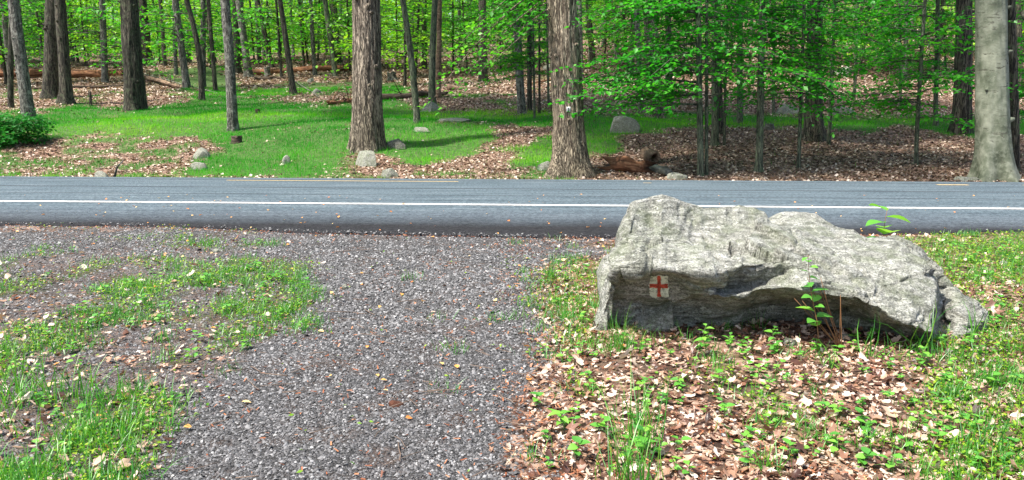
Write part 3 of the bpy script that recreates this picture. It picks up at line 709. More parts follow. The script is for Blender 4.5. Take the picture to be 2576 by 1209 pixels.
    def onface(px, py, off):
        out = []
        for a_, b_ in zip(px, py):
            dd = (fpx - a_) ** 2 + (fpy - b_) ** 2; ii = np.argsort(dd.ravel())[:6]
            w_ = 1 / (dd.ravel()[ii] + .5); Y_ = (fr[..., 1].ravel()[ii] * w_).sum() / w_.sum() - off
            out.append(at(a_, b_, Y_))
        return np.array(out) - np.array([1.9, 5.1, 0])
    def patch(name, x0, x1, y0, y1, off, mat, par, seed, rag=1.2, rnd=.0, nx=20, ny=22):
        U, Vv = np.meshgrid(np.linspace(-1, 1, nx), np.linspace(-1, 1, ny))
        sx = (np.sqrt(1 - rnd * Vv ** 2 / 2)); sy = (np.sqrt(1 - rnd * U ** 2 / 2))
        px = (x0 + x1) / 2 + U * sx * (x1 - x0) / 2; py = (y0 + y1) / 2 + Vv * sy * (y1 - y0) / 2
        ed = np.maximum(np.abs(U), np.abs(Vv)) ** 4
        px = px + ed * rag * 1.7 * fbm(px / 6, py / 6, seed=seed, o=2); py = py + ed * rag * 1.7 * fbm(px / 6, py / 6, seed=seed + 5, o=2)
        V = onface(px.ravel(), py.ravel(), off)
        i, j = np.meshgrid(np.arange(ny - 1), np.arange(nx - 1), indexing='ij'); a = i * nx + j
        return V, np.stack([a, a + nx, a + nx + 1, a + 1], -1).reshape(-1, 4)
    V1, F1 = patch('w', 1633, 1683, 693, 750, .010, None, None, 5, 2.6, .35)
    bl = obj('blaze', mesh_np('blaze', V1, F1, [MT['bwhite']]), root, label='white painted trail blaze with a red cross')
    Va, Fa = patch('r', 1653.5, 1662, 694, 747, .014, None, None, 9, 1.0, 0, 6, 22)
    Vb, Fb = patch('r', 1634, 1680, 715.5, 725, .0165, None, None, 13, 1.0, 0, 22, 6)
    V2 = np.concatenate([Va, Vb]); F2 = np.concatenate([Fa, Fb + len(Va)])
    obj('red_cross', mesh_np('red_cross', V2, F2, [MT['bred']]), bl)
build_boulder()

# ------------------------------------------------------------------ rocks
def rock_mesh(name, w, dpt, h, seed, mat, ang=.6):
    import bmesh
    bm = bmesh.new(); bmesh.ops.create_icosphere(bm, subdivisions=5, radius=1)
    V = np.array([v.co[:] for v in bm.verts]); F = np.array([[v.index for v in f.verts] for f in bm.faces]); bm.free()
    r = np.random.default_rng(seed)
    # cut by planes for a broken, angular form
    for _ in range(13):
        nrm = r.normal(size=3); nrm /= np.linalg.norm(nrm); dd = r.uniform(.55, .92); s = V @ nrm
        V = V - np.where(s > dd, (s - dd) * .93, 0)[:, None] * nrm
    V += V * (.09 * fbm(V[:, 0] * 1.6 + seed, V[:, 1] * 1.6, V[:, 2] * 1.6, seed=seed, o=5) + .03 * fbm(V[:, 0] * 7, V[:, 1] * 7, V[:, 2] * 12, seed=seed + 1, o=3))[:, None]
    V = V / np.abs(V).max(0) * np.array([w / 2, dpt / 2, h])
    V[:, 2] = np.where(V[:, 2] < 0, V[:, 2] * .35, V[:, 2])
    return mesh_np(name, V, F, [mat], None, False)
ROCKS = [  # px, py(base), w, h, material, label
 (500, 400, 54, 26, 'rock_small', 'lumpy grey rock half buried in grass on the left road bank'),
 (497, 427, 50, 20, 'rock_small', 'pale oval rock just below the lumpy one on the left road bank'),
 (719, 413, 22, 20, 'rock_small', 'small rounded light rock alone in the grass left of the widest furrowed tree'),
 (923, 419, 68, 44, 'rock_small', 'chunky grey rock at the foot of the straight furrowed tree'),
 (979, 449, 46, 27, 'rock_small', 'grey rock on leaves at the road edge, lowest one below the furrowed tree'),
 (995, 375, 52, 24, 'rock_dark', 'dark mossy rock tucked behind the right foot of the furrowed tree'),
 (1138, 308, 92, 12, 'rock_small', 'long flat pale rock lying in the bright grass'),
 (1059, 334, 46, 12, 'rock_small', 'low flat rock in a ring of leaves on the green grass'),
 (1081, 282, 48, 24, 'rock_small', 'rock pile at the foot of the slim curved tree'),
 (1567, 335, 86, 38, 'rock_small', 'big pale peaked rock behind the red broken log'),
 (1372, 430, 46, 24, 'rock_small', 'low grey rock at the left foot of the tree with the trail marker'),
 (1703, 453, 54, 20, 'rock_small', 'greenish grey rock at the road edge beside the cut log'),
 (250, 455, 54, 20, 'rock_small', 'pale weathered rock at the left road edge with driftwood beside it'),
 (782, 208, 20, 10, 'rock_small', 'bluish rock far back on the leaves left of the furrowed tree'),
 (797, 236, 26, 12, 'rock_small', 'light rock in the grass below the bluish one'),
 (2437, 457, 64, 14, 'rock_small', 'flat yellowish rock at the foot of the pale beech tree'),
 (2120, 290, 70, 26, 'rock_small', 'wide grey rock in the litter behind the right hand saplings'),
 (1985, 288, 60, 24, 'rock_small', 'low grey rock left of the thick dark mossy tree'),
 (2245, 85, 70, 24, 'rock_small', 'pale outcrop high on the right hillside'),
 (2128, 190, 56, 20, 'rock_small', 'mid slope grey rock seen through the right hand leaves'),
 (1385, 175, 40, 14, 'rock_dark', 'dark rock high on the slope behind the marker tree'),
]
for i, (px, py, w, h, mt, lab) in enumerate(ROCKS):
    X, Y, Z = hit(px, py); k = Y / (FPX * CP)
    ww, hh = w * k, h * k * 1.15
    dp = max(hh * 1.2, ww * .6)
    o = obj('rock', rock_mesh('rock', ww, dp, hh, 400 + i, MT[mt]), None, lab, 'rock')
    o.location = (X, Y + dp * .3, terr(X, Y + dp * .3) - hh * .12); o.rotation_euler = (0, random.uniform(-.08, .08), random.uniform(-.3, .3))
# near stones and clod
for i, (px, py, w, h, mt, lab) in enumerate([
  (627, 842, 34, 20, 'rock_small', 'tan angular stone at the edge of the near grass patch'),
  (511, 826, 22, 12, 'rock_small', 'pale stone among clover in the near grass patch'),
  (868, 728, 22, 14, 'rock_small', 'whitish stone alone on the dark gravel'),
  (545, 635, 30, 8, 'rock_small', 'flat white stone on the gravel above the grass patch'),
  (2530, 668, 22, 14, 'rock_small', 'white stone in the bright clover right of the boulder'),
  (1990, 872, 40, 20, 'rock_dark', 'dark stone wedged under the overhang of the boulder'),
  (2135, 858, 44, 22, 'rock_small', 'pale brown stone under the right overhang of the boulder')]):
    X, Y, Z = hit(px, py); k = Y / (FPX * CP)
    o = obj('stone', rock_mesh('stone', w * k, w * k * .8, h * k * 1.1, 450 + i, MT[mt]), None, lab, 'stone', loc=(X, Y + w * k * .3, Z - .003))
X, Y, Z = hit(995, 1022); o = obj('dirt_clod', rock_mesh('dirt_clod', .085, .07, .035, 480, MT['clod']), None, 'dark reddish brown clod lying on the gravel', 'clod', loc=(X, Y, Z - .002))

# leaning slab at the left end of the boulder, and a low ledge at its right foot
def slab(px, py, pts, Y, th, name, lab):
    P = np.array([at(1446.5 + .4385 * a, 465.4 + .4385 * b, Y + c) for a, b, c in pts]); n = len(P)
    c = P.mean(0); V = []; 
    lay = [(.93, 0), (1, .25), (1, .75), (.9, 1)]
    for s, f in lay:
        q = c + (P - c) * s; q[:, 1] += th * f; V.append(q)
    V = np.concatenate(V); F = []; k = np.arange(n); kn = (k + 1) % n
    for l in range(3): F.append(np.stack([l * n + k, l * n + kn, (l + 1) * n + kn, (l + 1) * n + k], -1))
    me = mesh_np(name, V, [np.concatenate(F), k[::-1][None], (3 * n + k)[None]], [MT['rock']])
    import bmesh
    bm = bmesh.new(); bm.from_mesh(me); bmesh.ops.triangulate(bm, faces=bm.faces[:]); bmesh.ops.subdivide_edges(bm, edges=bm.edges[:], cuts=3, use_grid_fill=True)
    for v in bm.verts:
        nn = float(fbm([v.co.x * 9], [v.co.y * 9], [v.co.z * 9], seed=11, o=4)[0]); v.co += v.normal * nn * .018
    bm.to_mesh(me); bm.free()
    return obj(name, me, None, lab, 'rock')
slab(0, 0, [(200, 560, .05), (190, 700, .02), (180, 905, 0), (110, 905, 0), (118, 850, .02), (160, 740, .04)], 4.93, .22, 'rock_slab', 'thin pale slab leaning against the left end of the big boulder')
slab(0, 0, [(1810, 930, .1), (1960, 950, .06), (2140, 990, 0), (2150, 1050, -.05), (1900, 1040, -.05), (1780, 1010, 0)], 4.60, .3, 'rock_ledge', 'low dark ledge of rock under the right foot of the big boulder')

# ------------------------------------------------------------------ trees
def trunk_mesh(name, pts, radii, mat, rings_per=.09, sides=28, furrow=.05, flare=.6, lobes=5, seed=0, limbs=()):
    """pts (k,3) path rel. to the base, radii at the same k; flare at the foot, furrowed surface"""
    P = np.asarray(pts, float); L = np.concatenate([[0], np.cumsum(np.linalg.norm(np.diff(P, axis=0), axis=1))])
    # fine rings low down, coarse above
    s = np.concatenate([np.arange(0, min(6, L[-1]), rings_per), np.arange(min(6, L[-1]), L[-1] + .5, .5)]); s[-1] = L[-1]
    C = np.stack([np.interp(s, L, P[:, k]) for k in range(3)], -1); r = np.interp(s, L, radii)
    # rounded bends
    ker = np.array([1, 2, 3, 2, 1]) / 9.
    th = np.arange(sides) / sides * 2 * math.pi
    TH, SS = np.meshgrid(th, s)
    r0 = radii[0]
    fl = 1 + flare * np.exp(-(SS - .12) / (1.1 * r0 + .05)) * (.55 + .45 * np.cos(TH * lobes + seed) * (.6 + .4 * np.sin(TH * 2 + seed * 2)))
    cs, sn = np.cos(TH), np.sin(TH)
    fr = fbm(cs * 2.2 / max(.15, 1) * 3 + seed, sn * 6.6, SS * .9, seed=seed, o=4)
    big = fbm(cs * 1.0 + seed, sn * 1.0, SS * .7, seed=seed + 3, o=3)
    Rr = r[:, None] * np.clip(fl, .9, 3) * (1 + furrow * fr * 1.6 + .10 * big)
    V = C[:, None] + np.stack([Rr * cs, Rr * sn, np.zeros_like(Rr)], -1)
    n, m = Rr.shape; V = V.reshape(-1, 3)
    i, j = np.meshgrid(np.arange(n - 1), np.arange(m), indexing='ij'); a = i * m + j; b = i * m + (j + 1) % m
    F = np.stack([a, b, b + m, a + m], -1).reshape(-1, 4)
    parts = [(V, [F, (np.arange(m) + (n - 1) * m)[None]], np.zeros(len(V)))]
    if limbs: parts.append(tubes(limbs, 6))
    V, F, r_ = join(parts)
    return mesh_np(name, V, F, [MT[mat]], None, True)

def sprays(branches, leaf, dens=1., seed=0, tw=.16, ln=.055, thick=.35):
    """branches: list of (start, azimuth, length, rise, droop). Returns leaf pos,yaw,pitch,roll,size and branch tubes"""
    r = np.random.default_rng(seed); pos, yaw, tubesL = [], [], []
    for (s0, az, L, rise, droop) in branches:
        s0 = np.asarray(s0, float); k = np.linspace(0, 1, 7)
        wob = np.cumsum(r.normal(0, .10, 7)) * L * .12
        dx, dy = math.sin(az), math.cos(az)
        P = np.stack([s0[0] + dx * k * L + dy * wob, s0[1] + dy * k * L - dx * wob, s0[2] + rise * L * k - droop * L * k * k], -1)
        tubesL.append((P, .006 + .012 * L * (1 - k) ** 1.1 * .6))
        nt = max(3, int(L * .82 / tw))
        tt = np.linspace(.12, 1, nt) + r.normal(0, .01, nt)
        C = np.stack([np.interp(tt, k, P[:, q]) for q in range(3)], -1)
        side = np.where(np.arange(nt) % 2 == 0, 1, -1)
        ta = az + side * r.uniform(.5, 1.1, nt); tl = (.34 * L * (1.05 - tt) + .16) * r.uniform(.6, 1.2, nt)
        for c, a, l in zip(C, ta, tl):
            nl = max(2, int(l / ln * dens)); q = (np.arange(nl) + r.random(nl) * .6) / nl * l
            zz = -.12 * q * q / max(l, .1) + r.normal(0, .03 * (1 + thick), nl)
            pos.append(np.stack([c[0] + math.sin(a) * q, c[1] + math.cos(a) * q, c[2] + zz], -1))
            yaw.append(-(a + np.where(np.arange(nl) % 2 == 0, 1, -1) * r.uniform(.4, 1.2, nl)))
            if l > .4: tubesL.append((np.array([c, c + [math.sin(a) * l * .5, math.cos(a) * l * .5, -.01], c + [math.sin(a) * l, math.cos(a) * l, -.1 * l]]), np.array([.005, .003, .002])))
    pos = np.concatenate(pos); yaw = np.concatenate(yaw); n = len(pos)
    return pos, yaw, r.normal(-.25, .35, n), r.normal(0, .4, n), leaf * r.uniform(.6, 1.2, n), tubesL
def crown_mesh(name, branches, leaf, mat, dens=1., seed=0, tw=.16, ln=.055):
    pos, yaw, pit, rol, s, tl = sprays(branches, leaf, dens, seed, tw, ln)
    rr = np.random.default_rng(seed).random(len(pos))
    tone = .5 + 1.1 * fbm(pos[:, 0] * .8, pos[:, 1] * .8, pos[:, 2] * 1.4, seed=seed, o=3)
    V, F, r = instance(DIAM * np.array([1.15, 1, 1]), DIAM_F, pos, rotm(yaw, pit, rol, s), np.clip(rr * .55 + tone * .45, 0, 1))
    me = mesh_np(name, V, F, [MT[mat]], {'rnd': r})
    return me, tl
def high_crown(seed, mat, H=8., Rr=3.6, n=2600, leaf=.34):
    r = np.random.default_rng(seed); nc = 60
    c = r.normal(size=(nc, 3)); c /= np.linalg.norm(c, axis=1)[:, None]; c *= (r.random(nc) ** .4)[:, None]; c = c * [Rr, Rr, H / 2] + [0, 0, H / 2]
    k = r.integers(0, nc, n); p = c[k] + r.normal(0, .55, (n, 3)) * [1, 1, .6]
    V, F, rr = instance(DIAM * np.array([1.3, 1, 1]), DIAM_F, p, rotm(r.uniform(0, 6.3, n), r.normal(0, .5, n), r.normal(0, .5, n), leaf * r.uniform(.5, 1.2, n)), r.random(n))
    limbs = [(np.array([[0, 0, -.8], q * [.5, .5, .6], q]), np.array([.09, .05, .02])) for q in c[::4]]
    return mesh_np('canopy', V, F, [MT[mat]], {'rnd': rr}), limbs
CANOPY = [high_crown(500 + i, 'leaf_mid', H=7 + i, Rr=3.4 + .3 * i, n=(450, 2700)[i > 3] * (1 if i < 4 else 2)) for i in range(8)]

def tree(name, px, py, tx, w, mat, label, flare=.6, furrow=.05, H=15., bend=0., sides=26, lobes=5, canopy=True, low=None, group=None, cat='tree', rings=.1, ty=0, wt=None):
    """px,py foot in the picture; tx where the axis meets row ty; w width in pixels at breast height"""
    X, Y, Z = hit(px, py); k = Y / (FPX * CP)
    Y += w * k * .5; Z = float(terr(X, Y)); X = float(at(px, py, Y)[0])
    top = at(tx, ty, Y)
    sl = (top[0] - X) / max(top[2] - Z, .5); zt = top[2] - Z
    r0 = w * k / 2; r1 = (wt if wt else w * .82) * k / 2
    hs = np.concatenate([[-.2, 0], np.linspace(0, zt, 9)[1:], np.linspace(zt, max(H, zt + 1), 6)[1:]])
    xx = np.where(hs <= zt, sl * hs, sl * zt + (hs - zt) * sl * .5) + bend * k * np.sin(np.clip(hs / zt, 0, 1) * math.pi)
    rr = np.where(hs <= zt, r0 + (r1 - r0) * np.clip(hs / zt, 0, 1), r1 * (1 - .62 * (hs - zt) / max(hs[-1] - zt, .1)))
    sd = int(px * 7 + py)
    yy = .05 * np.sin(hs * .5 + sd)* (hs > 0)
    P = np.stack([xx, yy, hs], -1)
    root = bpy.data.objects.new(name, None); COL.objects.link(root); root.location = (X, Y, Z)
    tag(root, label, cat, group)
    limbs = []
    def axis(h): return np.array([np.interp(h, hs, xx), np.interp(h, hs, yy), h])
    cme = None
    if low:                                         # leafy side branches low on the stem
        r = np.random.default_rng(sd); br = []
        nb = low.get('n', 14)
        for q in range(nb):
            h = r.uniform(*low['h']); a = r.uniform(0, 2 * math.pi)
            if low.get('az') is not None and r.random() < low.get('bias', .5): a = low['az'] + r.normal(0, .5)
            br.append((axis(h), a, r.uniform(*low['L']), r.uniform(-.05, .3), r.uniform(.1, .4)))
        for b in low.get('extra', ()): br.append((axis(b[0]), b[1], b[2], b[3], b[4]))
        cme, tl = crown_mesh(name + '_crown', br, low.get('leaf', .1), low.get('mat', 'leaf_dark'), low.get('dens', 1), sd, low.get('tw', .16), low.get('ln', .055))
        limbs += tl
    if w > 24:
        rk = np.random.default_rng(sd + 5)
        for q in range(5):
            h = rk.uniform(.9, 4.5); a = rk.uniform(math.pi * 1.05, math.pi * 1.95); c0 = axis(h); rad = r0 * .93; dv = np.array([math.cos(a), math.sin(a), .25])
            ks = r0 * rk.uniform(.10, .2); limbs.append((c0 + dv * rad * np.array([[.75], [1.0], [1.0 + ks * .9 / rad + .05]]), np.array([ks * 1.6, ks, ks * .45])))
    obj('trunk', trunk_mesh(name + '_trunk', P, rr, mat, rings, sides, furrow, flare * 1.45, lobes, sd % 97, limbs), root)
    if cme: obj('crown', cme, root)
    if canopy:
        dense = Y < 28.5 and X < 1.5; c, l = CANOPY[sd % 4 + (4 if dense else 0)]  # crowns above the view, made denser here to shade the front bank
        o = obj('canopy' if cme else 'crown', c, root); t = axis(hs[-1] - 2.5); o.location = Vector(t); s = (1.25 if dense else .7) + .4 * random.random(); o.scale = (s, s, s); o.rotation_euler = (0, 0, random.uniform(0, 6))
    return root, X, Y, Z, k
A = math.radians
LEFT, FRONT, RIGHT, BACK = A(-90), A(180), A(90), 0
# --- the large trees, left to right
low = lambda **k: (lambda d: dict(d, n=int(d['n'] * 1.55)))(dict(dict(h=(1.7, 5.), L=(1.0, 2.6), n=24, leaf=.135, mat='leaf_dark', tw=.13, ln=.075), **k))
tree('oak_tree', 77, 314, 31, 30, 'bark_grey', 'leaning tree with cracked grey bark near the dark bush at the far left', .6, .06, lobes=4, sides=32)
tree('dark_tree', 28, 273, 30, 14, 'bark_dark', 'slim dark trunk half hidden behind the leaning tree at the far left', .3, .03, H=11)
tree('oak_tree', 128, 250, 133, 36, 'bark_dark', 'thick dark trunk, the left one of the touching pair', .5, .07, sides=32)
tree('oak_tree', 167, 264, 150, 28, 'bark_dark', 'dark trunk leaning left onto its thicker neighbour, the right one of the touching pair', .8, .06)
tree('oak_tree', 86, 139, 82, 20, 'bark_dark', 'dark tree standing behind the left pair and their fallen red log', .4, H=16)
tree('dark_tree', 5, 133, 2, 8, 'bark_dark', 'thin dark trunk at the very left edge', .3, H=12)
tree('oak_tree', 342, 280, 326, 48, 'bark_dark', 'massive dark tree with deeply ridged two lobed trunk at the end of the red log', .35, .13, lobes=3, sides=48, rings=.07)
tree('dark_tree', 371, 167, 358, 22, 'bark_dark', 'dark trunk right behind the massive ridged tree', .3)
tree('dark_tree', 259, 145, 253, 15, 'bark_dark', 'medium dark tree far back left of the massive ridged tree', .3)
tree('slim_tree', 508, 254, 470, 14, 'bark_dark', 'slim dark curved tree rising from the grass, left of the grey lichen tree', .5, .03, bend=10)
tree('slim_tree', 543, 231, 523, 11, 'bark_dark', 'thin straight tree between the curved one and the grey lichen tree', .3, .03)
tree('lichen_tree', 587, 331, 566, 25, 'bark_grey', 'grey tree with white lichen patches and a pale peeled foot', .35, .04, sides=30, bend=3)
tree('oak_tree', 627, 195, 600, 18, 'bark_grey', 'grey tree leaning left behind the lichen tree', .6)
tree('oak_tree', 599, 185, 592, 19, 'bark_dark', 'dark trunk directly behind the lichen tree', .3)
tree('slim_tree', 415, 167, 403, 10, 'bark_dark', 'thin dark tree right of the massive ridged tree', .3)
tree('slim_tree', 683, 171, 648, 12, 'bark_dark', 'dark leaning tree at the left end of the long brown log', .3)
tree('slim_tree', 653, 158, 645, 11, 'bark_grey', 'pale grey trunk just left of the dark leaning tree', .3)
tree('slim_tree', 738, 238, 704, 15, 'bark_dark', 'slim dark tree leaning left, rising from the grass before the long brown log', .7, .03)
tree('slim_tree', 844, 195, 818, 14, 'bark_green', 'greenish tree crossing the right end of the long brown log', .3)
tree('slim_tree', 852, 160, 838, 18, 'bark_dark', 'dark trunk behind the greenish tree', .3)
tree('oak_tree', 926, 384, 921, 74, 'bark_brown', 'straight massive tree with evenly furrowed brown bark', .42, .075, sides=90, rings=.035, lobes=6, wt=66)
tree('slim_tree', 1049, 311, 1013, 17, 'bark_green', 'smooth greenish tree leaning left on the lit grass', .25, .02, bend=4)
tree('beech_tree', 1087, 268, 1094, 17, 'bark_green', 'curved pale tree standing on the small rock pile', .8, .02, bend=-2)
tree('broken_tree', 1102, 248, 1106, 14, 'wood_tan', 'split brown trunk right behind the curved pale tree', .4, .1)
tree('slim_tree', 1067, 175, 1068, 13, 'bark_dark', 'far trunk seen left of the curved pale tree', .3)
tree('dark_tree', 1216, 207, 1213, 21, 'bark_dark', 'dark straight tree midway between the two massive brown trees', .3)
tree('oak_tree', 1313, 290, 1296, 21, 'bark_grey', 'grey barked tree left of the marker tree, behind the low leaves', .5, .05)
tree('slim_tree', 1332, 282, 1332, 13, 'bark_dark', 'slim tree right against the grey barked tree', .3)
tree('slim_tree', 1357, 289, 1357, 6, 'bark_dark', 'very thin pole tree just left of the marker tree', .3, canopy=False, H=7)
mt = tree('oak_tree', 1436, 446, 1413, 76, 'bark_tan', 'massive brown tree with flaky bark, wide roots and a small white trail marker',  1.0, .07, sides=90, rings=.035, lobes=4, wt=72,
     low=low(n=0, mat='leaf_mid', extra=[(4.4, A(-95), 2.9, -.55, .45), (4.7, A(-88), 3.2, -.5, .45), (4.1, A(-110), 2.5, -.5, .4), (4.9, A(-100), 2.6, -.4, .4), (4.6, A(-75), 2.2, -.35, .3), (3.9, A(-120), 2.0, -.4, .3), (4.2, A(-92), 2.0, -.3, .4)]))
tree('slim_tree', 1461, 200, 1457, 14, 'bark_grey', 'grey tree close behind the right side of the marker tree', .3)
tree('broken_tree', 1492, 165, 1478, 15, 'bark_dark', 'short dark leaning trunk on the slope right of the marker tree', .3)
tree('slim_tree', 1613, 286, 1600, 15, 'bark_grey', 'slim grey tree touching the left side of the speckled tree', .3)
tree('oak_tree', 1647, 298, 1634, 38, 'bark_brown', 'big speckled grey brown tree behind the peaked rock', .6, .06, sides=36)
tree('slim_tree', 1685, 270, 1680, 18, 'bark_dark', 'dark tree right behind the speckled tree', .5)
tree('oak_tree', 2047, 356, 2051, 42, 'bark_dark', 'thick dark mossy tree behind the right hand saplings', .8, .08, sides=36)
tree('oak_tree', 2416, 340, 2427, 42, 'bark_dark', 'thick dark tree left of the pale beech', .6, .08, sides=36)
tree('beech_tree', 2502, 456, 2496, 78, 'bark_beech', 'massive pale grey beech with smooth scarred bark at the right end of the road', .75, .03, sides=80, rings=.05, lobes=5, wt=70)
tree('dark_tree', 2552, 436, 2541, 22, 'bark_dark', 'dark trunk directly behind the right edge of the pale beech', .5)
tree('slim_tree', 2565, 232, 2561, 13, 'bark_dark', 'far dark trunk at the very right edge', .3)
tree('dark_tree', 1808, 338, 1803, 22, 'bark_dark', 'dark trunk with a flared foot behind the sapling cluster', .7)
# --- leafy saplings of the right half; branches carry broad leaves
tree('beech_sapling', 1762, 445, 1757, 16, 'bark_green', 'tallest smooth grey green sapling of the close pair by the road, the left stem', .4, .02, canopy=False, H=9, low=low(h=(1.9, 5), L=(1.5, 3.2), n=30, az=LEFT, bias=.55, extra=[(1.7, A(-95), 3.3, .05, .12), (2.1, A(-100), 3.6, .05, .15), (2.5, A(-85), 3.4, 0, .1), (1.9, A(-80), 2.6, .1, .2), (1.5, A(-110), 2.0, .1, .1), (2.9, A(-95), 3.3, 0, .12)]))
tree('beech_sapling', 1777, 441, 1779, 9, 'bark_green', 'thinner right stem of the close sapling pair by the road', .3, .02, canopy=False, H=8, low=low(h=(1.8, 4.6), n=16, L=(.8, 1.8)))
tree('beech_sapling', 1798, 369, 1799, 18, 'bark_green', 'smooth sapling just right of the close pair with a two toed foot', .8, .02, H=9, canopy=False, low=low(h=(2.2, 6), n=22))
tree('beech_sapling', 1822, 367, 1830, 7, 'bark_green', 'very thin sapling right of the two toed one', .3, .02, H=7, canopy=False, low=low(h=(1.9, 5), n=16, L=(.8, 1.8)))
tree('beech_sapling', 1861, 312, 1863, 15, 'bark_green', 'mossy sapling back on the grass strip, left of the smooth grey one', .3, .02, H=9, canopy=False, low=low(h=(2.2, 6), n=24))
tree('beech_tree', 1908, 434, 1918, 18, 'bark_green', 'smooth grey young beech with spread roots, between the sapling pair and the dark mossy tree', .9, .02, H=10, canopy=False, low=low(h=(2.0, 5), n=26, az=RIGHT, bias=.3))
tree('beech_sapling', 1946, 290, 1949, 8, 'bark_green', 'thin far sapling right of the smooth young beech', .3, .02, H=7, canopy=False, low=low(h=(2, 6), n=18))
tree('beech_sapling', 2009, 426, 2026, 9, 'bark_green', 'thin sapling leaning right in front of the dark mossy tree', .3, .02, H=8, canopy=False, low=low(h=(1.5, 5), n=28, L=(1.0, 2.4)))
tree('beech_sapling', 2084, 365, 2102, 9, 'bark_green', 'thin sapling at the right foot of the dark mossy tree', .5, .02, H=8, canopy=False, low=low(h=(1.4, 5), n=28, L=(1, 2.4)))
tree('beech_sapling', 2148, 255, 2157, 8, 'bark_green', 'thin far sapling on the bright litter slope', .3, .02, H=8, canopy=False, low=low(h=(2, 6), n=18))
tree('beech_sapling', 2305, 416, 2327, 10, 'bark_green', 'lone thin sapling leaning right between dark mossy tree and pale beech', .3, .02, H=8, canopy=False, low=low(h=(1.2, 5), n=34, L=(1, 2.6), az=LEFT, bias=.4))
tree('beech_sapling', 2264, 279, 2262, 7, 'bark_green', 'far thin stem left of the lone leaning sapling', .3, .02, H=8, canopy=False, low=low(h=(1.8, 6), n=20))
tree('beech_sapling', 2355, 318, 2358, 11, 'bark_green', 'mossy stem between the lone leaning sapling and the thick dark tree', .3, .02, H=8, canopy=False, low=low(h=(1.2, 6), n=26))
tree('beech_sapling', 2620, 400, 2610, 9, 'bark_green', 'sapling just outside the right edge whose leaves show beside the beech', .3, .02, H=8, canopy=False, low=low(h=(1.0, 5), n=24, az=LEFT, bias=.3))
# sapling before the marker tree, left: hanging leafy boughs
tree('maple_sapling', 1345, 300, 1340, 6, 'bark_green', 'leafy sapling whose boughs hang left of the marker tree', .3, .02, H=7, canopy=False, low=low(h=(1.6, 5), n=26, az=A(-120), bias=.6, mat='leaf_mid', extra=[(1.6, A(-120), 2.3, .0, .2), (1.9, A(-130), 2.6, 0, .25), (2.2, A(-110), 2.6, 0, .25), (2.4, A(-140), 2.0, 0, .2)]))
tree('maple_sapling', 1380, 262, 1375, 6, 'bark_green', 'leafy sapling far behind the left side of the marker tree', .3, .02, H=8, canopy=False, low=low(h=(1.6, 6), n=24, mat='leaf_mid'))

# --- understory trees in the middle distance
UND = [(60, 175, 'leaf_mid', 'bushy young tree between the leaning tree and the touching pair'), (215, 168, 'leaf_lite', 'bright yellow green young tree right of the touching pair'),
 (290, 150, 'leaf_lite', 'light green young tree left of the massive ridged tree'), (455, 160, 'leaf_lite', 'yellow green maple left of the slim curved tree'),
 (530, 172, 'leaf_lite', 'yellow green maple just left of the lichen tree'), (640, 160, 'leaf_mid', 'green young tree right of the lichen tree'),
 (765, 170, 'leaf_mid', 'dense green young tree right of the left leaning slim tree'), (800, 155, 'leaf_mid', 'green young tree near the greenish trunk'),
 (880, 180, 'leaf_lite', 'light green young tree just left of the furrowed tree'), (1000, 175, 'leaf_lite', 'bright young tree just right of the furrowed tree'),
 (1045, 195, 'leaf_mid', 'thin leafed sapling behind the smooth leaning tree'), (1140, 178, 'leaf_mid', 'dense green young tree right of the curved pale tree'),
 (1175, 190, 'leaf_mid', 'green young tree left of the dark straight tree'), (1260, 188, 'leaf_mid', 'green young tree right of the dark straight tree'),
 (1520, 172, 'leaf_lite', 'bright young tree on the slope right of the marker tree'), (1580, 185, 'leaf_mid', 'green young tree left of the speckled tree'),
 (1720, 190, 'leaf_mid', 'green young tree between speckled tree and sapling pair'), (1840, 180, 'leaf_dark', 'young tree on the slope behind the sapling cluster'),
 (1990, 170, 'leaf_mid', 'young tree on the slope left of the dark mossy tree'), (2210, 165, 'leaf_mid', 'young tree on the slope below the pale outcrop'),
 (2380, 180, 'leaf_dark', 'young tree on the slope left of the thick dark tree'), (2590, 190, 'leaf_mid', 'young tree beyond the right edge of the beech')]
for (px, py, m, lab) in UND:
    tree('young_tree', px, py, px + random.uniform(-14, 14), random.uniform(4, 7), 'bark_dark', lab, .2, .02, H=9, canopy=False, sides=10, rings=.4,
         low=dict(h=(1.4, 7.), L=(1.4, 3.8), n=50, leaf=.165, mat=m, tw=.19, ln=.12))

# --- the wood behind: many slim trees with low crowns, copied from a few
PROT = []
for v in range(7):
    m = ['leaf_mid', 'leaf_lite', 'leaf_mid', 'leaf_lite', 'leaf_dark', 'leaf_mid', 'leaf_lite'][v]
    r = np.random.default_rng(900 + v); H = 13 + r.random() * 4; br = []
    for q in range(58):
        h = r.uniform(1.2, 8.5) if q < 46 else r.uniform(8, H); br.append((np.array([0, 0, h]), r.uniform(0, 6.28), r.uniform(1.8, 4.6) * (1 - .5 * h / H), r.uniform(-.05, .35), r.uniform(.1, .4)))
    cm, tl = crown_mesh('far_crown', br, .25, m, 1, 900 + v, .31, .19)
    hs = np.array([-.3, 0, 4, 8, H]); P = np.stack([.15 * np.sin(hs * .4 + v), hs * 0, hs], -1)
    tm = trunk_mesh('far_trunk', P, np.array([.10, .09, .08, .06, .02]) * (1 + .45 * (v % 3)), 'bark_dark' if v % 3 == 0 else 'bark_grey', .8, 9, .03, .3, 4, v, tl)
    PROT.append((tm, cm))
placed = 0
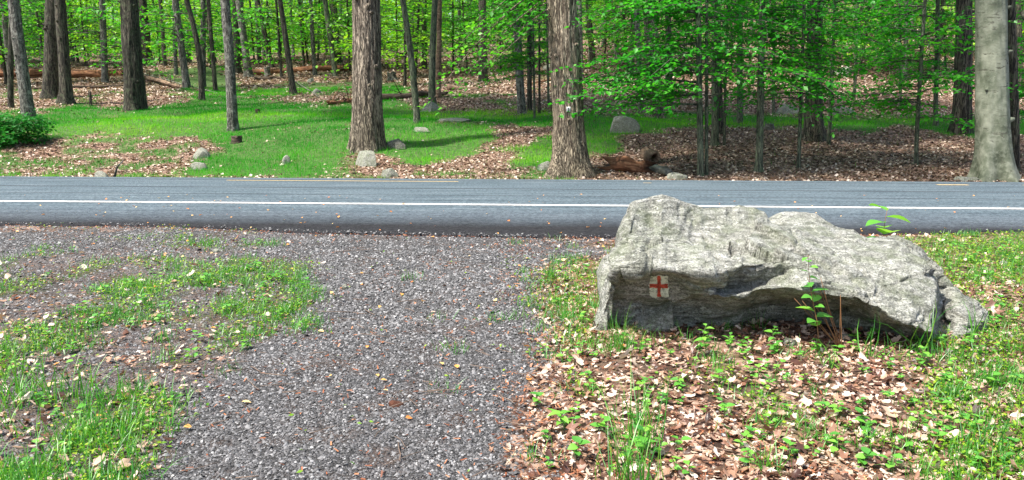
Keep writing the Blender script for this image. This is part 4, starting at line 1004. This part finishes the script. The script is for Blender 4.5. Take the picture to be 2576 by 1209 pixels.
def put_far(X, Y):
    global placed
    placed += 1; tm, cm = PROT[(1, 0, 6, 2, 3, 5)[placed % 6] if X < .05 * Y else (0, 2, 4, 5, 1, 6, 2)[placed % 7]]
    root = bpy.data.objects.new('background_tree', None); COL.objects.link(root)
    root.location = (X, Y, float(terr(X, Y)) - .05); root.rotation_euler = (random.uniform(-.05, .05), random.uniform(-.05, .05), random.uniform(0, 6.28))
    s = random.uniform(.8, 1.3); root.scale = (s, s, s)
    tag(root, 'slim leafy tree among many in the wood far behind', 'tree', 'slim trees in the wood far behind')
    obj('trunk', tm, root); obj('crown', cm, root)
pts = []
rs = random.Random(3)
for band, n in (((44, 62), 38), ((62, 90), 78), ((90, 135), 110)):
    c = 0; tries = 0
    while c < n and tries < 9000:
        tries += 1
        Y = rs.uniform(*band); X = rs.uniform(-.72, .72) * Y
        if all((X - a) ** 2 + (Y - b) ** 2 > (Y * .045) ** 2 for a, b in pts): pts.append((X, Y)); c += 1
for X, Y in pts: put_far(X, Y)

def far_wood():
    r = np.random.default_rng(77); n = 90000
    Y = r.uniform(140, 210, n); X = r.uniform(-.75, .75, n) * Y; nb = fbm(X * .09, Y * .09, seed=17, o=3)
    Z = terr(X, Y) + r.random(n) ** .9 * (16 + 8 * nb)
    V, F, a = instance(DIAM, DIAM_F, np.stack([X, Y, Z], -1), rotm(r.uniform(0, 6.3, n), r.normal(0, .5, n), r.normal(0, .5, n), r.uniform(.5, 1.3, n)), np.clip(r.random(n) * .6 + .4 + nb * .3, 0, 1))
    obj('distant_wood', mesh_np('distant_wood', V, F, [MT['leaf_lite']], {'rnd': a}), kind='stuff', label='mass of bright green foliage closing the far end of the wood')
far_wood()

# --- trail marker on the massive brown tree
rt, X, Y, Z, k = mt
p = at(1430, 275.5, Y - 76 * k / 2 - .012)
pl = bpy.data.objects.new('trail_marker', None); COL.objects.link(pl); pl.location = Vector(p); tag(pl, 'small white trail marker with a black symbol nailed to the massive brown tree', 'marker')
def box(name, cx, cz, w, h, y0, y1, mat, par):
    V = np.array([[cx + sx * w / 2, y, cz + sz * h / 2] for y in (y0, y1) for sz in (-1, 1) for sx in (-1, 1)])
    F = np.array([[0, 1, 3, 2], [5, 4, 6, 7], [4, 0, 2, 6], [1, 5, 7, 3], [2, 3, 7, 6], [4, 5, 1, 0]]); obj(name, mesh_np(name, V, F, [MT[mat]]), par)
box('plate', 0, 0, .095, .115, -.01, .06, 'plate', pl)
# symbol: small person-like black figure of stroke and bar
parts = []
for cx, cz, w, h in ((0, .03, .018, .018), (0, -.002, .014, .045), (0, .008, .04, .01), (-.010, -.034, .009, .03), (.010, -.034, .009, .03)):
    V = np.array([[cx + sx * w / 2, y, cz + sz * h / 2] for y in (-.013 - .001 * len(parts), -.005) for sz in (-1, 1) for sx in (-1, 1)])
    F = np.array([[0, 1, 3, 2], [5, 4, 6, 7], [4, 0, 2, 6], [1, 5, 7, 3], [2, 3, 7, 6], [4, 5, 1, 0]]); parts.append((V, [F], np.zeros(8)))
V, F, _ = join(parts); obj('symbol', mesh_np('symbol', V, F, [MT['ink']]), pl)

# ------------------------------------------------------------------ logs and stumps
def log(name, a, b, w, mat, label, w2=None, hollow=False, lift=0., snag=0, sag=.0, sides=20, cat='log', jag=.10):
    """a,b picture points where the log lies on the ground"""
    A0 = np.array(hit(*a)); B0 = np.array(hit(*b))
    k = A0[1] / (FPX * CP); r0 = w * k / 2; r1 = (w2 or w) * (B0[1] / (FPX * CP)) / 2
    A0[2] += r0 * .7 + lift; B0[2] += r1 * .7 + lift
    L = np.linalg.norm(B0 - A0); n = max(8, int(L / .07)); f = np.linspace(0, 1, n)
    C = A0 + (B0 - A0) * f[:, None]
    sd = int(a[0] + a[1] * 3)
    C[:, 2] += fbm(f * 3, f * 0, seed=sd, o=2) * r0 * .5 - sag * np.sin(f * math.pi)
    C[:, 1] += fbm(f * 3, f * 0, seed=sd + 5, o=2) * r0 * .8
    c0 = C[0].copy(); root = None
    d = (B0 - A0) / L; side = np.cross(d, [0, 0, 1]); side /= np.linalg.norm(side); up = np.cross(side, d)
    th = np.arange(sides) / sides * 2 * math.pi; TH, FF = np.meshgrid(th, f)
    rr = (r0 + (r1 - r0) * FF) * (1 + .22 * fbm(np.cos(TH) * 2.5, np.sin(TH) * 2.5, FF * L * .8, seed=sd, o=4) + .12 * fbm(np.cos(TH) * 9, np.sin(TH) * 9, FF * L * .5, seed=sd + 9, o=2))
    rr *= np.clip(1 - .0 * FF, 0, 1)
    Cc = np.repeat(C[:, None], sides, 1)
    V = Cc + rr[..., None] * (np.cos(TH)[..., None] * side + np.sin(TH)[..., None] * up)
    j = jag * fbm(np.cos(th) * 3, np.sin(th) * 3, seed=sd + 2, o=3) * 3 * min(L * .3, 1.)
    if not hollow: V[0] += d * j[:, None]; V[-1] += d * j[:, None]
    V = V.reshape(-1, 3); m = sides
    i, jj = np.meshgrid(np.arange(n - 1), np.arange(m), indexing='ij'); q = i * m + jj; q2 = i * m + (jj + 1) % m
    F4 = np.stack([q, q + m, q2 + m, q2], -1).reshape(-1, 4)
    parts = []
    if hollow:
        Vi = Cc + rr[..., None] * .68 * (np.cos(TH)[..., None] * side + np.sin(TH)[..., None] * up); Vi = Vi.reshape(-1, 3); o = len(V)
        Fi = F4[:, ::-1] + o; r_ = np.arange(m); rn = (r_ + 1) % m; e = (n - 1) * m
        Fr = np.concatenate([np.stack([r_, rn, o + rn, o + r_], -1), np.stack([e + rn, e + r_, o + e + r_, o + e + rn], -1)])
        parts.append((np.concatenate([V, Vi]), [np.concatenate([F4, Fi, Fr])], np.zeros(2 * len(V))))
    else:
        e = (n - 1) * m; V = np.concatenate([V, C[:1] + d * .04, C[-1:] - d * .04]); r_ = np.arange(m); rn = (r_ + 1) % m
        parts.append((V, [F4, np.concatenate([np.stack([r_, rn, np.full(m, len(V) - 2)], -1), np.stack([e + rn, e + r_, np.full(m, len(V) - 1)], -1)])], np.zeros(len(V))))
    tl = []
    rg = np.random.default_rng(sd)
    for _ in range(snag):
        s = rg.random(); p0 = A0 + (B0 - A0) * s; l = rg.uniform(.3, 1.3); v = d * rg.normal(0, .8) + np.array([0, rg.normal(0, .3), rg.uniform(.1, .7)]); v = v / np.linalg.norm(v) * l
        tl.append((np.array([p0, p0 + v * .5 + rg.normal(0, .04, 3), p0 + v]), np.array([.03, .02, .008])))
    if tl: parts.append(tubes(tl, 5))
    V, F, _ = join(parts)
    # keep local axes along the log so the grain follows it
    Mx = np.stack([d, side, up], 1); Vl = (V - c0) @ Mx
    me = mesh_np(name, Vl, F, [MT[mat]], None, False)
    o = obj(name, me, None, label, cat)
    o.matrix_world = Matrix([[*Mx[0], c0[0]], [*Mx[1], c0[1]], [*Mx[2], c0[2]], [0, 0, 0, 1]])
    return o
log('fallen_log', (-30, 194), (309, 192), 21, 'wood_red', 'long red brown rotten log running behind the touching pair to the massive ridged tree', 22, snag=5)
log('fallen_log', (60, 160), (290, 174), 13, 'wood_dark', 'dark branchy log higher up behind the red rotten log', 7, snag=12)
log('fallen_branch', (85, 226), (308, 219), 7, 'wood_dark', 'thin dark fallen trunk on the leaves below the red log', 6)
log('fallen_log', (356, 197), (505, 230), 12, 'wood_tan', 'split brown log running right from the massive ridged tree', 6, snag=8)
log('fallen_branch', (362, 188), (548, 236), 3, 'wood_grey', 'thin grey branch lying beside the split brown log', 2, snag=5)
log('fallen_log', (640, 188), (882, 178), 17, 'wood_red', 'long brown log with red end lying left of the furrowed tree', 16, snag=2)
log('fallen_log', (640, 202), (874, 200), 9, 'wood_dark', 'low dark log just in front of the long brown log', 6)
log('fallen_log', (826, 266), (905, 256), 12, 'wood_red', 'splintered red stub log with spread branches, left of the furrowed tree', 14, snag=12)
log('fallen_log', (930, 258), (1120, 240), 23, 'wood_dark', 'dark thick log between the furrowed tree and the curved pale tree', 12, snag=5)
log('fallen_log', (1125, 228), (1205, 227), 16, 'wood_tan', 'brown log right of the curved pale tree', 9, snag=1)
log('fallen_branch', (740, 205), (803, 248), 2.5, 'wood_grey', 'thin bent grey branch reaching the grass left of the splintered log', 2, lift=.03, cat='branch')
log('fallen_log', (1538, 428), (1634, 438), 42, 'wood_red', 'broken red brown rotten log by the road right of the marker tree', 30, jag=.6)
log('hollow_log', (1648, 412), (1622, 400), 30, 'wood_tan', 'short hollow log with a dark round opening behind the cut grey log', 30, hollow=True)
log('cut_log', (1640, 428), (1682, 442), 22, 'wood_grey', 'grey green sawn log lying between hollow log and road', 22, jag=0)
log('fallen_log', (1890, 240), (2030, 238), 12, 'wood_tan', 'pale brown log on the slope behind the smooth young beech', 7)
log('fallen_branch', (1440, 195), (1560, 250), 9, 'wood_dark', 'dark fallen branch on the slope right of the marker tree', 4, snag=4)
log('fallen_branch', (255, 454), (320, 456), 6, 'wood_grey', 'pale driftwood root lying at the left road edge', 2, snag=1, cat='branch')
log('fallen_log', (2170, 245), (2230, 238), 8, 'wood_dark', 'small dark log on the bright litter slope right', 8)
log('fallen_branch', (2220, 392), (2330, 396), 3, 'wood_dark', 'thin dark stick on the leaves near the lone leaning sapling', 2, cat='branch')
log('fallen_branch', (1672, 386), (1760, 378), 2.5, 'wood_dark', 'thin stick on the leaves left of the sapling pair', 2, cat='branch')
log('fallen_log', (1330, 215), (1400, 205), 9, 'wood_red', 'red rotten log piece just left of the marker tree', 8)
def stump(px, py, w, h, mat, label, name='stump'):
    X, Y, Z = hit(px, py); k = Y / (FPX * CP); r = w * k / 2; hh = h * k
    n, m = 14, 22; f = np.linspace(0, 1, n); th = np.arange(m) / m * 2 * math.pi; TH, FF = np.meshgrid(th, f)
    top = 1 + .35 * fbm(np.cos(TH) * 3 + px, np.sin(TH) * 3, seed=int(px), o=3)
    Rr = r * (1 + .5 * np.exp(-FF * 5) + .2 * fbm(np.cos(TH) * 3, np.sin(TH) * 3, FF, seed=int(py), o=3))
    V = np.stack([Rr * np.cos(TH), Rr * np.sin(TH), -.05 + hh * FF * top], -1).reshape(-1, 3)
    i, j = np.meshgrid(np.arange(n - 1), np.arange(m), indexing='ij'); a = i * m + j; b = i * m + (j + 1) % m
    F = np.stack([a, b, b + m, a + m], -1).reshape(-1, 4); e = (n - 1) * m; V = np.concatenate([V, [[0, 0, hh * .6]]]); r_ = np.arange(m)
    obj(name, mesh_np(name, V, [F, np.stack([e + r_, e + (r_ + 1) % m, np.full(m, len(V) - 1)], -1)], [MT[mat]]), None, label, 'stump', loc=(X, Y, Z))
stump(596, 360, 24, 20, 'wood_dark', 'crumbled low stump in front of the lichen tree')
stump(229, 267, 7, 36, 'bark_dark', 'thin broken snag standing in the grass right of the touching pair', 'snag')
stump(986, 202, 20, 20, 'bark_grey', 'grey stump beyond the right side of the furrowed tree')
stump(648, 284, 11, 11, 'wood_dark', 'tiny dark stump in the grass right of the lichen tree')
stump(673, 192, 13, 22, 'bark_grey', 'grey broken stump before the left end of the long brown log')
stump(1935, 326, 22, 16, 'wood_grey', 'pale root stump on the leaves right of the smooth young beech')

# ------------------------------------------------------------------ dark bush at the far left
def bush():
    X, Y, Z = hit(18, 362); root = bpy.data.objects.new('bush', None); COL.objects.link(root); root.location = (X, Y, Z)
    tag(root, 'dark green low bush at the far left edge under the leaning tree', 'bush')
    br = []; r = np.random.default_rng(55)
    for q in range(110): br.append((np.array([r.normal(0, .45), r.normal(0, .4), r.uniform(.03, .75)]), r.uniform(0, 6.3), r.uniform(.4, 1.0), r.uniform(.1, .7), .3))
    cm, tl = crown_mesh('bush_leaves', br, .13, 'fern', 1.1, 55, .09, .05); tl = [(P, r_ * .5) for P, r_ in tl]
    V, F, _ = tubes(tl, 4); obj('branches', mesh_np('bush_branches', V, F, [MT['stem']]), root); obj('foliage', cm, root)
bush()

# ------------------------------------------------------------------ single plants near the camera
def plant(name, px, py, h, leaves, size, label, group=None, lean=(0, 0), stemmat='stem', leafmat='weed', wd=.32, cat='plant', r0=.003, seed=0, Yf=None, zf=None, whorl=False):
    X, Y, Z = hit(px, py)
    if Yf is not None: p = at(px, py, Yf); X, Y, Z = float(p[0]), Yf, float(p[2]) if zf is None else zf
    r = np.random.default_rng(int(px * 3 + py) + seed)
    k = np.linspace(0, 1, 7); P = np.stack([lean[0] * k ** 1.4 + .01 * np.sin(k * 7), lean[1] * k ** 1.4, h * k - .02 * (k == 0)], -1)
    root = bpy.data.objects.new(name, None); COL.objects.link(root); root.location = (X, Y, Z); tag(root, label, cat, group)
    V, F, _ = tubes([(P, np.linspace(r0, r0 * .4, 7))], 5); obj('stem', mesh_np('stem', V, F, [MT[stemmat]], None, True), root)
    T, TF = oval_leaf(wd, .10, .22, 5)
    base = None
    for i in range(leaves):
        f = .25 + .75 * (i + .5) / leaves if not whorl else .9 + .1 * i / leaves
        az = i * 2.4 + r.uniform(-.3, .3); p = np.array([np.interp(f, k, P[:, q]) for q in range(3)])
        s = size * r.uniform(.7, 1.15) * (1.1 - .45 * f if not whorl else 1)
        Mx = rotm(np.array([az]), np.array([r.uniform(-.15, .5)]), np.array([r.uniform(-.3, .3)]), np.array([s]))
        V, F, a = instance(T, TF, p[None], Mx, np.array([r.random()]))
        obj('leaf', mesh_np('leaf', V, F, [MT[leafmat]], {'rnd': a}, True), root)
    return root
def tuft(px, py, n, h, spread, label, mat='grass_near', wd=.005, lean=.45, Yf=None):
    X, Y, Z = hit(px, py)
    x, y = rng.normal(0, spread, n), rng.normal(0, spread * .7, n)
    V, F, r = blades(x, y, np.full(n, -.005), h * rng.uniform(.5, 1.1, n), np.full(n, wd) * rng.uniform(.6, 1.3, n), lean=lean)
    me = mesh_np('grass_tuft', V, F, [MT[mat]], {'rnd': r}); return obj('grass_tuft', me, None, label, 'grass', loc=(X, Y, Z))
plant('seedling', 2056, 880, .60, 15, .11, 'tall leafy seedling growing in front of the middle of the boulder', lean=(-.10, 0), stemmat='stem_red', r0=.004, Yf=4.55, zf=0.)
def stalks():
    X, Y, Z = hit(2115, 885); L = []
    for q in range(9):
        k = np.linspace(0, 1, 6); dx = -.02 - .02 * q + rng.normal(0, .01); h = rng.uniform(.25, .48)
        L.append((np.stack([dx * k * 1.6 + .012 * (q % 3), 0 * k + rng.normal(0, .01), h * k - .01], -1), np.linspace(.0035, .0015, 6)))
    V, F, _ = tubes(L, 5); obj('dead_stalks', mesh_np('dead_stalks', V, F, [MT['stem_red']]), None, 'bundle of dry brown stalks before the right half of the boulder', 'plant', loc=(X, Y, Z))
stalks()
plant('seedling', 2222, 630, .60, 9, .25, 'broad leaved seedling standing behind the right end of the boulder against the road', stemmat='stem_red', r0=.005, wd=.42, Yf=6.6, zf=0.0)
plant('weed_plant', 1771, 900, .20, 9, .075, 'upright pale green weed before the left half of the boulder')
plant('weed_plant', 1835, 880, .10, 6, .07, 'low weed just right of the upright pale weed')
plant('weed_plant', 1945, 870, .12, 6, .07, 'low round leaved weed under the boulder overhang')
plant('weed_plant', 2055, 895, .10, 7, .07, 'round leaved weed at the foot of the tall seedling')
plant('weed_plant', 2320, 925, .12, 7, .08, 'round leaved weed near the right foot of the boulder')
plant('weed_plant', 1415, 1085, .09, 7, .12, 'broad dandelion like weed on leaves right of the gravel', wd=.22)
plant('weed_plant', 1620, 1160, .16, 8, .07, 'toothed green weed beside the tall grass at the bottom')
plant('weed_plant', 1710, 980, .07, 6, .06, 'small weed on bare leaves left of centre before the boulder')
plant('weed_plant', 2110, 1050, .08, 6, .07, 'small heart leaved weed on the pale leaves right')
plant('weed_plant', 2180, 1090, .06, 5, .09, 'low weed with wide leaves near the bottom right')
plant('weed_plant', 1460, 900, .10, 8, .05, 'small leafed weed by the left slab of the boulder')
plant('weed_plant', 1527, 690, .08, 5, .06, 'blue green weed peeking out left of the boulder')
plant('weed_plant', 620, 880, .06, 7, .05, 'low weed at the lower edge of the near grass patch')
plant('weed_plant', 440, 1020, .07, 7, .05, 'light weed near the lower left gravel edge')
plant('weed_plant', 180, 890, .06, 6, .07, 'yellow green weed in the clover at the left')
plant('weed_plant', 2440, 880, .10, 9, .06, 'leafy weed right of the boulder foot')
plant('weed_plant', 2490, 640, .07, 6, .07, 'blue green weed in the clover behind the boulder')
tuft(1385, 702, 70, .15, .025, 'isolated green grass tuft on the gravel left of the boulder')
tuft(1560, 880, 110, .24, .06, 'long thin grass at the left foot of the boulder', wd=.0035)
tuft(1605, 1130, 60, .36, .05, 'tall grass clump at the bottom right of centre', wd=.005, lean=.2)
tuft(1590, 1230, 55, .30, .06, 'tall grass clump at the bottom edge right of centre', lean=.3)
tuft(1940, 1190, 40, .16, .04, 'short grass clump low in the right leaves')
tuft(2320, 900, 14, .38, .04, 'tall sparse grass blades before the right end of the boulder', wd=.006, lean=.35)
tuft(2180, 900, 10, .30, .03, 'few broad grass blades below the boulder middle', wd=.007, lean=.5)
tuft(2440, 860, 16, .26, .04, 'grass blades right of the boulder end', wd=.007)
tuft(1900, 830, 12, .18, .03, 'thin grass under the boulder overhang', wd=.004, lean=.2)
tuft(60, 1010, 70, .28, .10, 'tall dark green grass clump at the lower left', wd=.007, lean=.35)
tuft(200, 1010, 50, .24, .08, 'tall grass clump right of the lower left corner clump', wd=.006, lean=.45)
tuft(410, 860, 40, .12, .04, 'grass clump in the middle of the near grass patch')
tuft(720, 790, 60, .10, .05, 'grass clump at the right end of the near grass patch')
tuft(2080, 925, 16, .14, .03, 'short broad grass on leaves below the tall seedling', wd=.007)
tuft(2500, 1130, 40, .2, .08, 'grass clump near the bottom right corner')
for i, (px_, py_, lab) in enumerate([(1640, 872, 'thin grass under the painted blaze of the boulder'), (1720, 868, 'sparse grass under the boulder, right of the blaze'), (2010, 905, 'thin grass just left of the dry brown stalks'), (2240, 905, 'grass below the lower right face of the boulder'), (2385, 905, 'dense grass at the right foot of the boulder')]):
    tuft(px_, py_, 26 + 8 * (i > 2), .15, .07, lab, wd=.004)
# many little seedlings over the leaves
T5 = [oval_leaf(.38, .1, .15, 4)]
SM = []
for v in range(5):
    r = np.random.default_rng(700 + v); n = 4 + v; T, TF = T5[0]
    pos = np.stack([r.normal(0, .008, n), r.normal(0, .008, n), np.linspace(.015, .05, n)], -1)
    V, F, a = instance(T, TF, pos, rotm(np.arange(n) * 2.4, r.uniform(0, .45, n), r.normal(0, .2, n), r.uniform(.02, .038, n)), r.random(n))
    V2, F2, a2 = tubes([(np.array([[0, 0, -.01], [0, 0, .05]]), np.array([.0015, .001]))], 4)
    me = mesh_np('small_weed', V, F, [MT['weed']], {'rnd': a}, True); ms = mesh_np('small_stem', V2, F2, [MT['stem']]); SM.append((me, ms))
c = 0
for q in range(4000):
    if c >= 260: break
    X, Y = sample(1, 2.7, 8.2, .68, .9); px, py, g, lg, _, rg = masks(X, Y); X, Y = float(X[0]), float(Y[0])
    if tcoord(X, Y) > np.interp(X, EX, ET) - .15: continue
    if not (20 < px[0] < 2560 and 600 < py[0] < 1200): continue
    pr = .95 if px[0] > 1330 and g[0] < .5 else (.5 if lg[0] > 0 else .006)
    if 1480 < px[0] < 2380 and 520 < py[0] < 860: continue
    if rng.random() > pr: continue
    s = random.uniform(.7, 1.6); me, ms = SM[c % 5]
    root = bpy.data.objects.new('small_weed', None); COL.objects.link(root); root.location = (X, Y, float(terr(X, Y))); root.scale = (s, s, s); root.rotation_euler = (0, 0, random.uniform(0, 6.28))
    tag(root, 'small green weed seedling scattered on the near ground', 'weed', 'small weed seedlings on the near ground')
    obj('leaves', me, root); obj('stem', ms, root); c += 1
print('far trees', placed, 'weeds', c)
